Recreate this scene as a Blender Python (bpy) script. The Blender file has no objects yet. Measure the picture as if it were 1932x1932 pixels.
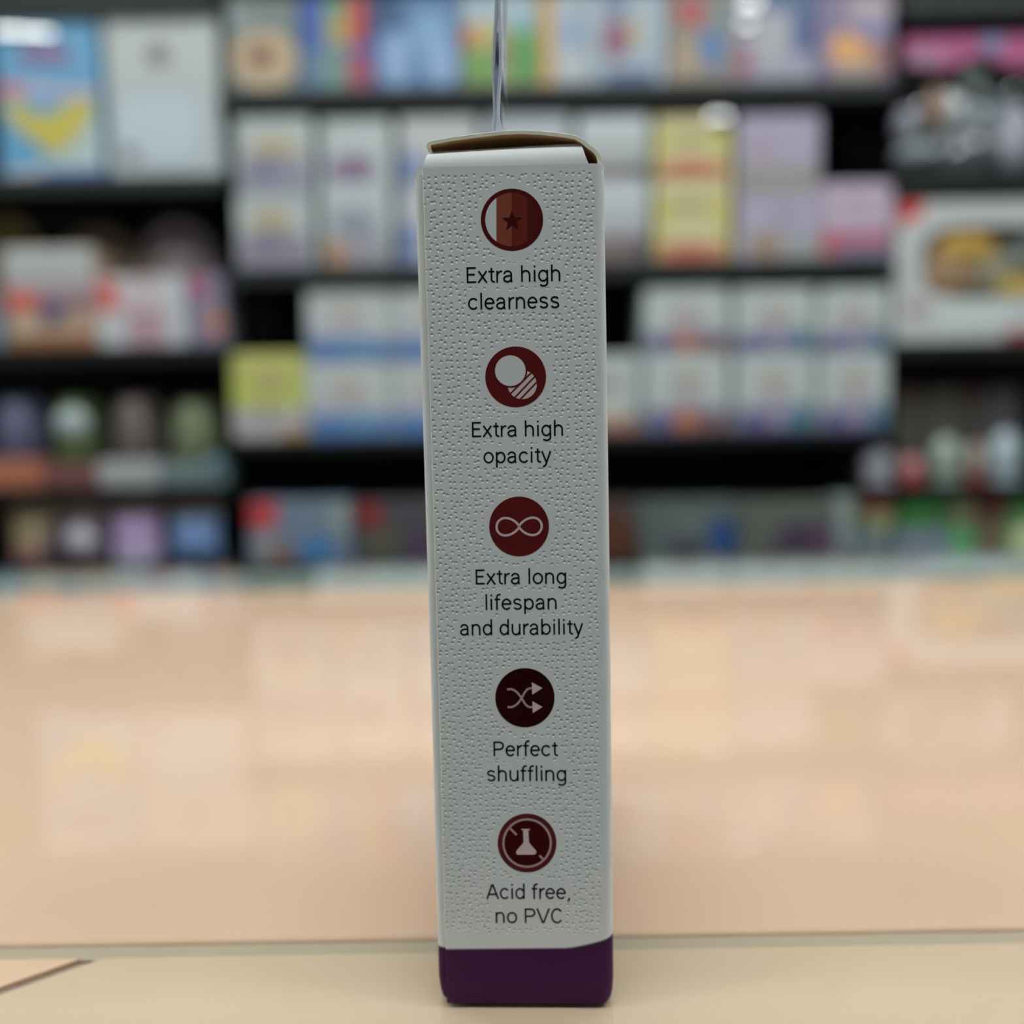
import bpy, bmesh, math, random
from mathutils import Vector, Matrix
random.seed(7)
scene = bpy.context.scene
C = scene.collection

# ------------------------------------------------------------------ camera
F_PX = 1896.0
PITCH = math.radians(5.8)
ROLL = math.radians(0.95)
CAM_Z = 1.02            # camera height above the floor
TOP_Z = 0.95            # counter top
cam_d = bpy.data.cameras.new('camera')
cam_d.sensor_width = 36.0
cam_d.sensor_fit = 'HORIZONTAL'
cam_d.lens = 36.0 * F_PX / 1932.0
cam_d.clip_start = 0.005
cam_d.clip_end = 50
cam_d.dof.use_dof = True
cam_d.dof.focus_distance = 0.1108
cam_d.dof.aperture_fstop = cam_d.lens / 3.5      # 3.5 mm entrance pupil
cam = bpy.data.objects.new('camera', cam_d)
C.objects.link(cam)
fwd = Vector((0, math.cos(PITCH), -math.sin(PITCH)))
up0 = Vector((0, math.sin(PITCH), math.cos(PITCH)))
rt0 = Vector((1, 0, 0))
right = rt0 * math.cos(ROLL) - up0 * math.sin(ROLL)
up = rt0 * math.sin(ROLL) + up0 * math.cos(ROLL)
M = Matrix((right, up, -fwd)).transposed().to_4x4()
M.translation = Vector((0, 0, CAM_Z))
cam.matrix_world = M
scene.camera = cam

# ------------------------------------------------------------------ world + exposure
w = bpy.data.worlds.new('store_ambient')
scene.world = w
w.use_nodes = True
bg = w.node_tree.nodes['Background']
bg.inputs[0].default_value = (0.80, 0.90, 0.92, 1)
bg.inputs[1].default_value = 0.185
vs = scene.view_settings
vs.view_transform = 'Standard'
vs.look = 'None'
vs.gamma = 1.0
vs.use_curve_mapping = False
vs.exposure = 0.0
LAMP = 17.0             # radiance of the ceiling light diffusers

# ------------------------------------------------------------------ measuring helpers
def ray(u, v):
    dx = (u - 966) / F_PX
    dy = (966 - v) / F_PX
    return right * dx + up * dy + fwd
def at(u, v, Y):
    d = ray(u, v)
    return Vector((0, 0, CAM_Z)) + d * (Y / d.y)

# ------------------------------------------------------------------ materials
def lin(c):
    return tuple(((x / 255) / 12.92) if x / 255 <= 0.04045 else (((x / 255) + 0.055) / 1.055) ** 2.4 for x in c)
_mc = {}
PG = 1.0                # overall lightness of printed goods, set before they are built
def mat(rgb, gain=1.0, rough=0.5, spec=0.4, vary=0.05, scale=40, metal=0.0, coat=0.0):
    """plain coloured stock with a slight procedural mottling; rgb as sRGB 0-255"""
    gain = gain * PG
    key = (tuple(rgb), gain, rough, spec, vary, scale, metal, coat)
    if key in _mc:
        return _mc[key]
    m = bpy.data.materials.new('stock_%d_%d_%d' % tuple(int(x) for x in rgb))
    m.use_nodes = True
    nt = m.node_tree
    b = nt.nodes['Principled BSDF']
    col = [min(0.86, x * gain) for x in lin(rgb)]
    tc = nt.nodes.new('ShaderNodeTexCoord')
    nz = nt.nodes.new('ShaderNodeTexNoise')
    nz.inputs['Scale'].default_value = scale
    nz.inputs['Detail'].default_value = 3
    mx = nt.nodes.new('ShaderNodeMix')
    mx.data_type = 'RGBA'
    mx.inputs[6].default_value = [x * (1 - vary) for x in col] + [1]
    mx.inputs[7].default_value = [min(0.9, x * (1 + vary)) for x in col] + [1]
    nt.links.new(tc.outputs['Object'], nz.inputs['Vector'])
    nt.links.new(nz.outputs[0], mx.inputs[0])
    nt.links.new(mx.outputs[2], b.inputs['Base Color'])
    b.inputs['Roughness'].default_value = rough
    b.inputs['Specular IOR Level'].default_value = spec
    b.inputs['Metallic'].default_value = metal
    b.inputs['Coat Weight'].default_value = coat
    b.inputs['Coat Roughness'].default_value = 0.08
    _mc[key] = m
    return m

def clear_mat(name, tint=(0.95, 0.97, 0.97), ior=1.5, boost=1.0, rough=0.02, haze=0.0, haze_col=(0.7, 0.75, 0.8)):
    """thin clear sheet: Fresnel mix of pass-through and mirror, plus optional milky haze"""
    m = bpy.data.materials.new(name)
    m.use_nodes = True
    nt = m.node_tree
    for n in list(nt.nodes):
        nt.nodes.remove(n)
    out = nt.nodes.new('ShaderNodeOutputMaterial')
    tr = nt.nodes.new('ShaderNodeBsdfTransparent')
    tr.inputs[0].default_value = (*tint, 1)
    gl = nt.nodes.new('ShaderNodeBsdfGlossy')
    gl.inputs['Roughness'].default_value = rough
    gl.inputs['Color'].default_value = (1, 1, 1, 1)
    fr = nt.nodes.new('ShaderNodeFresnel')
    fr.inputs['IOR'].default_value = ior
    mu = nt.nodes.new('ShaderNodeMath')
    mu.operation = 'MULTIPLY'
    mu.use_clamp = True
    mu.inputs[1].default_value = boost
    ge = nt.nodes.new('ShaderNodeNewGeometry')
    fb = nt.nodes.new('ShaderNodeMath')      # the sheet mirrors at its outer faces only
    fb.operation = 'MULTIPLY'
    iv = nt.nodes.new('ShaderNodeMath')
    iv.operation = 'SUBTRACT'
    iv.inputs[0].default_value = 1.0
    nt.links.new(ge.outputs['Backfacing'], iv.inputs[1])
    nt.links.new(fr.outputs[0], fb.inputs[0])
    nt.links.new(iv.outputs[0], fb.inputs[1])
    nt.links.new(fb.outputs[0], mu.inputs[0])
    mix = nt.nodes.new('ShaderNodeMixShader')
    nt.links.new(mu.outputs[0], mix.inputs[0])
    last = tr
    if haze > 0:
        df = nt.nodes.new('ShaderNodeBsdfDiffuse')
        df.inputs[0].default_value = (*haze_col, 1)
        m2 = nt.nodes.new('ShaderNodeMixShader')
        m2.inputs[0].default_value = haze
        nt.links.new(tr.outputs[0], m2.inputs[1])
        nt.links.new(df.outputs[0], m2.inputs[2])
        last = m2
    nt.links.new(last.outputs[0], mix.inputs[1])
    nt.links.new(gl.outputs[0], mix.inputs[2])
    nt.links.new(mix.outputs[0], out.inputs[0])
    return m

# ------------------------------------------------------------------ object helpers
def link_mesh(name, bm, m, parent=None, smooth=False):
    for e in bm.edges:
        if any(f.smooth for f in e.link_faces) and not all(f.smooth for f in e.link_faces):
            e.smooth = False        # crisp fold between curved and cut faces
    bmesh.ops.recalc_face_normals(bm, faces=bm.faces)
    me = bpy.data.meshes.new(name)
    bm.to_mesh(me)
    bm.free()
    if smooth:
        for p in me.polygons:
            p.use_smooth = True
    me.materials.append(m)
    o = bpy.data.objects.new(name, me)
    C.objects.link(o)
    if parent:
        o.parent = parent
    return o
def tag(o, label=None, cat=None, group=None, kind=None):
    if label: o['label'] = label
    if cat: o['category'] = cat
    if group: o['group'] = group
    if kind: o['kind'] = kind
    return o
def empty(name, loc, rz=0.0):
    o = bpy.data.objects.new(name, None)
    o.empty_display_size = 0.02
    C.objects.link(o)
    o.location = loc
    o.rotation_euler = (0, 0, rz)
    return o
def box_bm(x0, x1, y0, y1, z0, z1, bevel=0.0, seg=2, bm=None):
    b = bm or bmesh.new()
    vs_ = [b.verts.new((x, y, z)) for x in (x0, x1) for y in (y0, y1) for z in (z0, z1)]
    q = [(0, 1, 3, 2), (4, 6, 7, 5), (0, 4, 5, 1), (2, 3, 7, 6), (0, 2, 6, 4), (1, 5, 7, 3)]
    fs = [b.faces.new([vs_[i] for i in f]) for f in q]
    if bevel > 0:
        es = {e for f in fs for e in f.edges}
        bmesh.ops.bevel(b, geom=list(es), offset=bevel, segments=seg, affect='EDGES', profile=0.5)
    return b
def box(name, x0, x1, y0, y1, z0, z1, m, parent=None, bevel=0.0):
    return link_mesh(name, box_bm(x0, x1, y0, y1, z0, z1, bevel), m, parent)
def prism_xz(pts, y0, y1, bm=None):
    """polygon in x-z extruded along y (y0 = the side towards the viewer)"""
    b = bm or bmesh.new()
    a = [b.verts.new((x, y0, z)) for x, z in pts]
    c = [b.verts.new((x, y1, z)) for x, z in pts]
    n = len(pts)
    b.faces.new(a)
    b.faces.new(c[::-1])
    for i in range(n):
        j = (i + 1) % n
        b.faces.new((a[i], c[i], c[j], a[j]))
    return b
def ellipse_pts(x0, z0, x1, z1, n=28, p=1.0):
    cx, cz, rx, rz = (x0 + x1) / 2, (z0 + z1) / 2, abs(x1 - x0) / 2, abs(z1 - z0) / 2
    out = []
    for i in range(n):
        a = 2 * math.pi * i / n
        c, s = math.cos(a), math.sin(a)
        out.append((cx + rx * math.copysign(abs(c) ** p, c), cz + rz * math.copysign(abs(s) ** p, s)))
    return out
def ellipsoid_bm(cx, cy, cz, rx, ry, rz, seg=20, rings=12):
    b = bmesh.new()
    bmesh.ops.create_uvsphere(b, u_segments=seg, v_segments=rings, radius=1.0)
    for v in b.verts:
        v.co = Vector((cx + v.co.x * rx, cy + v.co.y * ry, cz + v.co.z * rz))
    return b

# ------------------------------------------------------------------ room
SH_Y = 2.0              # front edge of the shelving
floor_m = mat((120, 116, 110), 1.0, 0.35, 0.4, 0.12, 6)
o = box('floor', -4, 4, -2.5, 3.2, -0.1, 0.0, floor_m); tag(o, kind='structure')
o = box('ceiling', -4, 4, -2.5, 3.2, 3.0, 3.1, mat((215, 215, 212), 1.0, 0.9, 0.1)); tag(o, kind='structure')
o = box('wall_back', -4, 4, 2.50, 2.62, 0.0, 3.0, mat((205, 200, 192), 1.0, 0.8, 0.2)); tag(o, kind='structure')

def emit_mat(name, rgb, s):
    m = bpy.data.materials.new(name)
    m.use_nodes = True
    b = m.node_tree.nodes['Principled BSDF']
    b.inputs['Base Color'].default_value = (0.8, 0.8, 0.8, 1)
    b.inputs['Emission Color'].default_value = (*rgb, 1)
    b.inputs['Emission Strength'].default_value = s
    return m
diff_m = emit_mat('lamp_diffuser', (0.95, 1.0, 0.98), LAMP)
white_metal = mat((225, 225, 225), 1.0, 0.4, 0.5)
for lx in (-1.6, 0.0, 1.6):
    for ly, nm in ((1.0, 'over the aisle'), (-0.3, 'over the counter')):
        r = empty('ceiling_light', (lx, ly, 2.93))
        tag(r, 'recessed white ceiling light panel ' + ('above the aisle before the ' if ly > 0 else 'over the counter, facing the ') + {-1.6: 'unit with the blue box', 0.0: 'stacked white boxes', 1.6: 'windowed toy box'}[lx],
            'ceiling light', 'ceiling light panels ' + nm)
        bmf = bmesh.new()
        for a in (box_bm(-0.62, -0.6, -0.17, 0.17, 0, 0.07, bm=bmf), box_bm(0.6, 0.62, -0.17, 0.17, 0, 0.07, bm=bmf),
                  box_bm(-0.6, 0.6, -0.17, -0.15, 0, 0.07, bm=bmf), box_bm(-0.6, 0.6, 0.15, 0.17, 0, 0.07, bm=bmf)):
            pass
        link_mesh('frame', bmf, white_metal, r)
        box('diffuser', -0.6, 0.6, -0.15, 0.15, 0.015, 0.03, diff_m, r)

# ------------------------------------------------------------------ display counter
peach = mat((219, 182, 157), 1.0, 0.6, 0.2, 0.03, 5)
peach2 = mat((205, 179, 154), 1.0, 0.6, 0.2, 0.03, 5)
dark_grey = mat((128, 138, 134), 1.0, 0.5, 0.3)
gap_m = mat((180, 164, 144), 1.0, 0.8, 0.1)
glass_m = clear_mat('counter_glass', (0.97, 0.985, 0.98), 1.5, 1.0, 0.015)
cnt = empty('display_counter', (0, 0, 0))
tag(cnt, 'glass topped shop counter with peach boards under the glass', 'counter')
box('cabinet', -0.85, 0.85, 0.101, 0.475, 0.0, TOP_Z - 0.022, mat((70, 66, 62), 1.0, 0.5, 0.3), cnt, 0.002)
box('rear_rail', -0.85, 0.85, 0.400, 0.464, TOP_Z - 0.022, TOP_Z - 0.0030, dark_grey, cnt, 0.001)
o = box('deck_board', -0.85, 0.85, 0.1290, 0.398, TOP_Z - 0.016, TOP_Z - 0.0006, peach, cnt, 0.0008)
def prism_xy(pts, z0, z1, bm=None):
    b = bm or bmesh.new()
    a = [b.verts.new((x, y, z0)) for x, y in pts]
    c = [b.verts.new((x, y, z1)) for x, y in pts]
    n = len(pts)
    b.faces.new(a); b.faces.new(c[::-1])
    for i in range(n):
        j = (i + 1) % n
        b.faces.new((a[i], c[i], c[j], a[j]))
    return b
link_mesh('deck_board', prism_xy([(-0.0545, 0.1252), (0.85, 0.1252), (0.85, 0.101), (-0.0830, 0.101)], TOP_Z - 0.016, TOP_Z - 0.0006), peach2, cnt)
link_mesh('deck_board', prism_xy([(-0.0575, 0.1252), (-0.0860, 0.101), (-0.85, 0.101), (-0.85, 0.1252)], TOP_Z - 0.016, TOP_Z - 0.0006), peach, cnt)
box('underlay', -0.85, 0.85, 0.102, 0.398, TOP_Z - 0.0215, TOP_Z - 0.0165, gap_m, cnt)
box('seam_strip', -0.85, 0.85, 0.1254, 0.1288, TOP_Z - 0.016, TOP_Z - 0.0010, gap_m, cnt)
link_mesh('seam_strip', prism_xy([(-0.0547, 0.1251), (-0.0573, 0.1251), (-0.0858, 0.1012), (-0.0832, 0.1012)], TOP_Z - 0.016, TOP_Z - 0.0012), mat((160, 140, 130), 1.0, 0.8, 0.1), cnt)
box('glass_top', -0.86, 0.86, 0.100, 0.4645, TOP_Z - 0.0004, TOP_Z, glass_m, cnt, 0.0001)

# ------------------------------------------------------------------ the sleeve box
d0 = ray(994, 1892)
BASE = Vector((0, 0, CAM_Z)) + d0 * (-(CAM_Z - TOP_Z) / d0.z)
YAW = math.radians(-2.1)
BX = Vector((math.cos(YAW), math.sin(YAW), 0))
BN = Vector((-math.sin(YAW), math.cos(YAW), 0))
def face(u, v):
    """photo measurement -> (x, z) on the narrow printed side of the box, metres"""
    d = ray(u, v)
    o_ = Vector((0, 0, CAM_Z))
    t = (BASE - o_).dot(BN) / d.dot(BN)
    p = o_ + d * t - BASE
    return (p.dot(BX), p.z)
W = 0.0208
DEP = 0.066
HB = 0.0964
T = 0.00042
def bow(z):
    return -0.00010 - 0.00040 * (max(z, 0) / 0.091) ** 2
sleeve = empty('card_sleeve_box', (BASE.x, BASE.y, TOP_Z), YAW)
tag(sleeve, 'tall white carton with five round dark red icons and a purple base band', 'box')

# procedural materials of the carton
def new_mat(name):
    m = bpy.data.materials.new(name)
    m.use_nodes = True
    return m, m.node_tree, m.node_tree.nodes['Principled BSDF']
def N(nt, typ, **kw):
    n = nt.nodes.new(typ)
    for k, v in kw.items():
        setattr(n, k, v)
    return n
def mth(nt, op, a, b=None, c=None, clamp=False):
    n = nt.nodes.new('ShaderNodeMath')
    n.operation = op
    n.use_clamp = clamp
    for i, x in enumerate((a, b, c)):
        if x is None:
            continue
        if isinstance(x, (int, float)):
            n.inputs[i].default_value = x
        else:
            nt.links.new(x, n.inputs[i])
    return n.outputs[0]

TEXT = [  # words, left px, right px, baseline px, cap height px
    ('Extra high', 880, 1057, 533.2, 30.0), ('clearness', 884, 1055, 583.5, 30.0),
    ('Extra high', 890, 1062, 823.5, 28.8), ('opacity', 913, 1040, 873.0, 28.8),
    ('Extra long', 897, 1068, 1101.0, 28.4), ('lifespan', 917, 1050, 1149.0, 28.4), ('and durability', 869, 1100, 1196.5, 28.4),
    ('Perfect', 932, 1054, 1424.5, 28.0), ('shuffling', 920, 1068, 1471.5, 28.0),
    ('Acid free,', 918, 1075, 1693.2, 27.6), ('no PVC', 936, 1060, 1738.5, 27.6)]
ICON = [(966.2, 415.8, 58.6), (973.1, 711.2, 57.2), (979.5, 992.5, 56.2), (990.5, 1314.6, 55.7), (994.5, 1588.0, 55.3)]

def carton_mat(name, pits):
    m, nt, b = new_mat(name)
    tc = N(nt, 'ShaderNodeTexCoord')
    sp = N(nt, 'ShaderNodeSeparateXYZ')
    nt.links.new(tc.outputs['Object'], sp.inputs[0])
    x, z = sp.outputs[0], sp.outputs[2]
    # purple base band; its upper edge turns up towards the right corner
    rise = mth(nt, 'MULTIPLY', mth(nt, 'POWER', mth(nt, 'MULTIPLY', mth(nt, 'MAXIMUM', mth(nt, 'SUBTRACT', x, 0.0045), 0.0), 1 / 0.006), 1.5), 0.0014)
    edge = mth(nt, 'ADD', mth(nt, 'MULTIPLY_ADD', x, 0.012, 0.00700), rise)
    band = mth(nt, 'MULTIPLY_ADD', mth(nt, 'SUBTRACT', edge, z), 4000.0, 0.5, True)
    nz = N(nt, 'ShaderNodeTexNoise')
    nz.inputs['Scale'].default_value = 260
    nt.links.new(tc.outputs['Object'], nz.inputs['Vector'])
    mw = N(nt, 'ShaderNodeMix', data_type='RGBA')
    mw.inputs[6].default_value = (0.72, 0.75, 0.745, 1)
    mw.inputs[7].default_value = (0.80, 0.805, 0.80, 1)
    nt.links.new(nz.outputs[0], mw.inputs[0])
    mx = N(nt, 'ShaderNodeMix', data_type='RGBA')
    nt.links.new(band, mx.inputs[0])
    nt.links.new(mw.outputs[2], mx.inputs[6])
    mx.inputs[7].default_value = (0.058, 0.012, 0.062, 1)
    nt.links.new(mx.outputs[2], b.inputs['Base Color'])
    b.inputs['Roughness'].default_value = 0.5
    b.inputs['Specular IOR Level'].default_value = 0.12
    if pits:
        vo = N(nt, 'ShaderNodeTexVoronoi', voronoi_dimensions='2D', feature='F1')
        cb = N(nt, 'ShaderNodeCombineXYZ')
        wob = N(nt, 'ShaderNodeTexNoise')
        wob.inputs['Scale'].default_value = 300
        nt.links.new(tc.outputs['Object'], wob.inputs['Vector'])
        nt.links.new(mth(nt, 'MULTIPLY_ADD', wob.outputs[0], 0.0004, x), cb.inputs[0])
        nt.links.new(z, cb.inputs[1])
        nt.links.new(cb.outputs[0], vo.inputs['Vector'])
        vo.inputs['Scale'].default_value = 1 / 0.00071
        vo.inputs['Randomness'].default_value = 0.62
        mr = N(nt, 'ShaderNodeMapRange', interpolation_type='SMOOTHSTEP')
        mr.inputs[1].default_value = 0.03
        mr.inputs[2].default_value = 0.29
        mr.inputs[3].default_value = 1.0
        mr.inputs[4].default_value = 0.0
        nt.links.new(vo.outputs['Distance'], mr.inputs[0])
        # smooth islands round the print
        dist = None
        for (u, v, r) in ICON:
            cx, cz = face(u, v)
            rr = abs(face(u + r, v)[0] - cx)
            q = mth(nt, 'SQRT', mth(nt, 'ADD', mth(nt, 'POWER', mth(nt, 'ABSOLUTE', mth(nt, 'SUBTRACT', x, cx)), 2.0), mth(nt, 'POWER', mth(nt, 'ABSOLUTE', mth(nt, 'SUBTRACT', z, cz)), 2.0)))
            q = mth(nt, 'SUBTRACT', q, rr + 0.0006)
            dist = q if dist is None else mth(nt, 'MINIMUM', dist, q)
        for (_, x0, x1, bl, cap) in TEXT:
            a0, zb = face(x0, bl); a1, _z = face(x1, bl); zt = face((x0 + x1) / 2, bl - cap)[1]
            q = mth(nt, 'MAXIMUM',
                    mth(nt, 'SUBTRACT', mth(nt, 'ABSOLUTE', mth(nt, 'SUBTRACT', x, (a0 + a1) / 2)), (a1 - a0) / 2 + 0.0003),
                    mth(nt, 'SUBTRACT', mth(nt, 'ABSOLUTE', mth(nt, 'SUBTRACT', z, (zb + zt) / 2)), (zt - zb) / 2 + 0.00035))
            dist = mth(nt, 'MINIMUM', dist, q)
        wob2 = N(nt, 'ShaderNodeTexNoise')
        wob2.inputs['Scale'].default_value = 900
        nt.links.new(tc.outputs['Object'], wob2.inputs['Vector'])
        dist = mth(nt, 'ADD', dist, mth(nt, 'MULTIPLY_ADD', wob2.outputs[0], 0.0012, -0.0006))
        msk = mth(nt, 'MULTIPLY', dist, 5000.0, None, True)
        # the relief stops at the base band, the top fold and the rounded right corner
        msk = mth(nt, 'MULTIPLY', msk, mth(nt, 'MULTIPLY', mth(nt, 'SUBTRACT', z, 0.0085), 900.0, None, True))
        msk = mth(nt, 'MULTIPLY', msk, mth(nt, 'MULTIPLY', mth(nt, 'SUBTRACT', 0.0958, z), 1500.0, None, True))
        msk = mth(nt, 'MULTIPLY', msk, mth(nt, 'MULTIPLY', mth(nt, 'SUBTRACT', 0.0091, x), 1500.0, None, True))
        sm = mth(nt, 'MULTIPLY', mth(nt, 'MULTIPLY', mr.outputs[0], msk), -1.0)
        bp = N(nt, 'ShaderNodeBump')
        bp.inputs['Strength'].default_value = 1.0
        bp.inputs['Distance'].default_value = 0.00014
        nt.links.new(sm, bp.inputs['Height'])
        nt.links.new(bp.outputs[0], b.inputs['Normal'])
    return m
carton = carton_mat('carton_print', False)
carton_p = carton_mat('carton_print_embossed', True)
cream = mat((240, 232, 210), 1.0, 0.8, 0.1, 0.12, 900)
kraft = mat((196, 146, 98), 1.0, 0.85, 0.1, 0.1, 700)

def rounded_rect(x0, x1, y0, y1, r, n=5):
    out = []
    for cx, cy, a0 in ((x1 - r, y0 + r, -90), (x1 - r, y1 - r, 0), (x0 + r, y1 - r, 90), (x0 + r, y0 + r, 180)):
        for i in range(n + 1):
            a = math.radians(a0 + 90 * i / n)
            out.append((cx + r * math.cos(a), cy + r * math.sin(a)))
    return out
# body: hollow wrap-around carton (left wall, back, right wall, bottom)
bm = bmesh.new()
levels = [0.0, 0.0004, 0.0012, 0.003] + [0.003 + (HB - 0.0006 - 0.003) * i / 12 for i in range(1, 13)]
rings_o, rings_i = [], []
for z in levels:
    ins = {0.0: 0.00075, 0.0004: 0.0004, 0.0012: 0.0002}.get(z, 0.0)
    ro = rounded_rect(-W / 2 + ins, W / 2 - 0.00015 - ins, 0.00005 + ins * 0.6, DEP - ins, 0.0009)
    ri = rounded_rect(-W / 2 + T + ins, W / 2 - 0.00015 - T - ins, T + ins * 0.6, DEP - T - ins, 0.0005)
    rings_o.append([bm.verts.new((x + bow(z), y, z)) for x, y in ro])
    rings_i.append([bm.verts.new((x + bow(z), y, max(z, T))) for x, y in ri])
n = len(rings_o[0])
for k in range(len(levels) - 1):
    for i in range(n):
        j = (i + 1) % n
        bm.faces.new((rings_o[k][i], rings_o[k][j], rings_o[k + 1][j], rings_o[k + 1][i]))
        if k > 0:
            bm.faces.new((rings_i[k][j], rings_i[k][i], rings_i[k + 1][i], rings_i[k + 1][j]))
for i in range(n):
    j = (i + 1) % n
    bm.faces.new((rings_o[-1][i], rings_o[-1][j], rings_i[-1][j], rings_i[-1][i]))
bm.faces.new(rings_o[0][::-1])
bm.faces.new(rings_i[1])
for f in bm.faces:
    f.normal_update()
    f.smooth = abs(f.normal.z) < 0.5
body = link_mesh('body', bm, carton, sleeve)
body.data.materials.append(kraft)
for p in body.data.polygons:
    nn, c = p.normal, p.center
    cx = -0.0001; cy = DEP / 2
    if (c.x - cx) * nn.x + (c.y - cy) * nn.y < -1e-5 and c.z > 0.0012:
        p.material_index = 1

# front panel: glued over the narrow side, wraps the right-hand corner
PT = 0.00036
XL = -W / 2 + 0.00100
def panel_profile(ins):
    r = 0.00125
    pts = [(XL, -PT * 0.55), (XL + 0.00008, -PT)]
    for i in range(9):
        pts.append((XL + (W / 2 - r - XL) * (i + 1) / 10, -PT))
    for i in range(7):
        a = math.radians(-90 + 90 * i / 6)
        pts.append((W / 2 - r + r * math.cos(a) - ins, -PT + r + r * math.sin(a)))
    pts.append((W / 2 - ins, 0.006))
    return pts
def offset_in(pts, t):
    out = []
    for i, p in enumerate(pts):
        a = Vector(pts[max(i - 1, 0)]); b_ = Vector(pts[min(i + 1, len(pts) - 1)])
        d = (b_ - a).normalized()
        out.append((p[0] - d.y * t, p[1] + d.x * t))
    return out
bm = bmesh.new()
zl = [0.00002, 0.0005, 0.0014, 0.003] + [0.003 + (HB - 0.003) * i / 16 for i in range(1, 17)]
fo, fi = [], []
for z in zl:
    dep = {0.00002: 0.00022, 0.0005: 0.00008}.get(z, 0.0)
    ins = {0.00002: 0.0005, 0.0005: 0.0003, 0.0014: 0.0001}.get(z, 0.0)
    pr = panel_profile(ins)
    pi = offset_in(pr, PT * 0.9)
    fo.append([bm.verts.new((x + bow(z), y + dep, z)) for x, y in pr])
    fi.append([bm.verts.new((x + bow(z), y + dep, z)) for x, y in pi])
m_ = len(fo[0])
edge_faces, caps = [], []
for k in range(len(zl) - 1):
    for i in range(m_ - 1):
        f_ = bm.faces.new((fo[k][i], fo[k][i + 1], fo[k + 1][i + 1], fo[k + 1][i]))
        if i == 0 and zl[k] > 0.007:
            edge_faces.append(f_)
        bm.faces.new((fi[k][i + 1], fi[k][i], fi[k + 1][i], fi[k + 1][i + 1]))
    (edge_faces if zl[k] > 0.007 else caps).append(bm.faces.new((fi[k][0], fo[k][0], fo[k + 1][0], fi[k + 1][0])))
    bm.faces.new((fo[k][-1], fi[k][-1], fi[k + 1][-1], fo[k + 1][-1]))
for k in (0, -1):
    for i in range(m_ - 1):
        caps.append(bm.faces.new((fo[k][i], fo[k][i + 1], fi[k][i + 1], fi[k][i])))
for f in bm.faces:
    f.smooth = True
for f in caps:
    f.smooth = False
for f in edge_faces:
    f.material_index = 1
    f.smooth = False
panel = link_mesh('front_panel', bm, carton_p, sleeve)
panel.data.materials.append(cream)
panel['label'] = 'white pebble-embossed side with icons and lettering'

# tuck flap: bends back from the top of the front panel, bright upper roll
bm = bmesh.new()
prof = []
R_ = 0.0021
for i in range(10):
    a = math.radians(90 * i / 9)
    prof.append((-PT + R_ - R_ * math.cos(a), HB + R_ * math.sin(a)))
prof.append((0.008, HB + R_ - 0.0004))
rows_o, rows_i = [], []
nx = 14
for k, (y, z) in enumerate(prof):
    t = min(1.0, (z - HB) / R_)
    xl = XL + 0.00070 * t - 0.0000
    xr = W / 2 - 0.0017 - 0.00075 * min(1, t * 1.15) ** 0.8
    if k == len(prof) - 1:
        xl += 0.002; xr -= 0.002
    ro, ri = [], []
    for i in range(nx + 1):
        f = i / nx
        lift = 0.00055 * f * min(1, t)        # the roll sits higher towards the right
        x = xl + (xr - xl) * f + bow(HB)
        ro.append(bm.verts.new((x, y, z + lift)))
        ri.append(bm.verts.new((x, y + T * math.cos(math.radians(9 * min(k, 9))) * 0.9, z + lift - T * math.sin(math.radians(9 * min(k, 9))) * 0.9)))
    rows_o.append(ro); rows_i.append(ri)
for k in range(len(prof) - 1):
    for i in range(nx):
        f1 = bm.faces.new((rows_o[k][i], rows_o[k][i + 1], rows_o[k + 1][i + 1], rows_o[k + 1][i])); f1.smooth = True
        f2 = bm.faces.new((rows_i[k][i + 1], rows_i[k][i], rows_i[k + 1][i], rows_i[k + 1][i + 1])); f2.smooth = True
    for c in (0, nx):
        bm.faces.new((rows_o[k][c], rows_o[k + 1][c], rows_i[k + 1][c], rows_i[k][c]))
for k in (0, len(prof) - 1):
    for i in range(nx):
        bm.faces.new((rows_o[k][i], rows_o[k][i + 1], rows_i[k][i + 1], rows_i[k][i]))
link_mesh('tuck_flap', bm, carton, sleeve)

# lid: thin bulging sheet from the right wall across the top, cut cardboard edge in front
LIDPX = [(1137.5, 318), (1137, 304), (1134, 292), (1127, 282), (1114, 272), (1102, 262), (1088, 254), (1060, 249), (1020, 245), (985, 243), (945, 245), (900, 250), (850, 257), (815, 263.5), (806, 267), (803.5, 275)]
lp = [face(u, v) for u, v in LIDPX]
def lid_off(pts, t):
    out = []
    for i, p in enumerate(pts):
        a = Vector(pts[max(i - 1, 0)]); b_ = Vector(pts[min(i + 1, len(pts) - 1)])
        d = (b_ - a).normalized()
        out.append((p[0] - d.y * t, p[1] + d.x * t))
    return out
li = lid_off(lp, 0.00056)
bm = bmesh.new()
ys = [0.0002, 0.0004, 0.02, 0.045, DEP - 0.0004]
go, gi = [], []
for y in ys:
    dz = 0.0 if y < 0.03 else -0.0004
    sh = 0.00008 if y == ys[0] else 0
    go.append([bm.verts.new((x, y, z + dz - sh)) for x, z in lp])
    gi.append([bm.verts.new((x, y, z + dz + sh)) for x, z in li])
q = len(lp)
for k in range(len(ys) - 1):
    for i in range(q - 1):
        f1 = bm.faces.new((go[k][i], go[k][i + 1], go[k + 1][i + 1], go[k + 1][i])); f1.smooth = True
        f2 = bm.faces.new((gi[k][i + 1], gi[k][i], gi[k + 1][i], gi[k + 1][i + 1])); f2.smooth = True; f2.material_index = 1
    for c in (0, q - 1):
        f3 = bm.faces.new((go[k][c], go[k + 1][c], gi[k + 1][c], gi[k][c])); f3.material_index = 2
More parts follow.
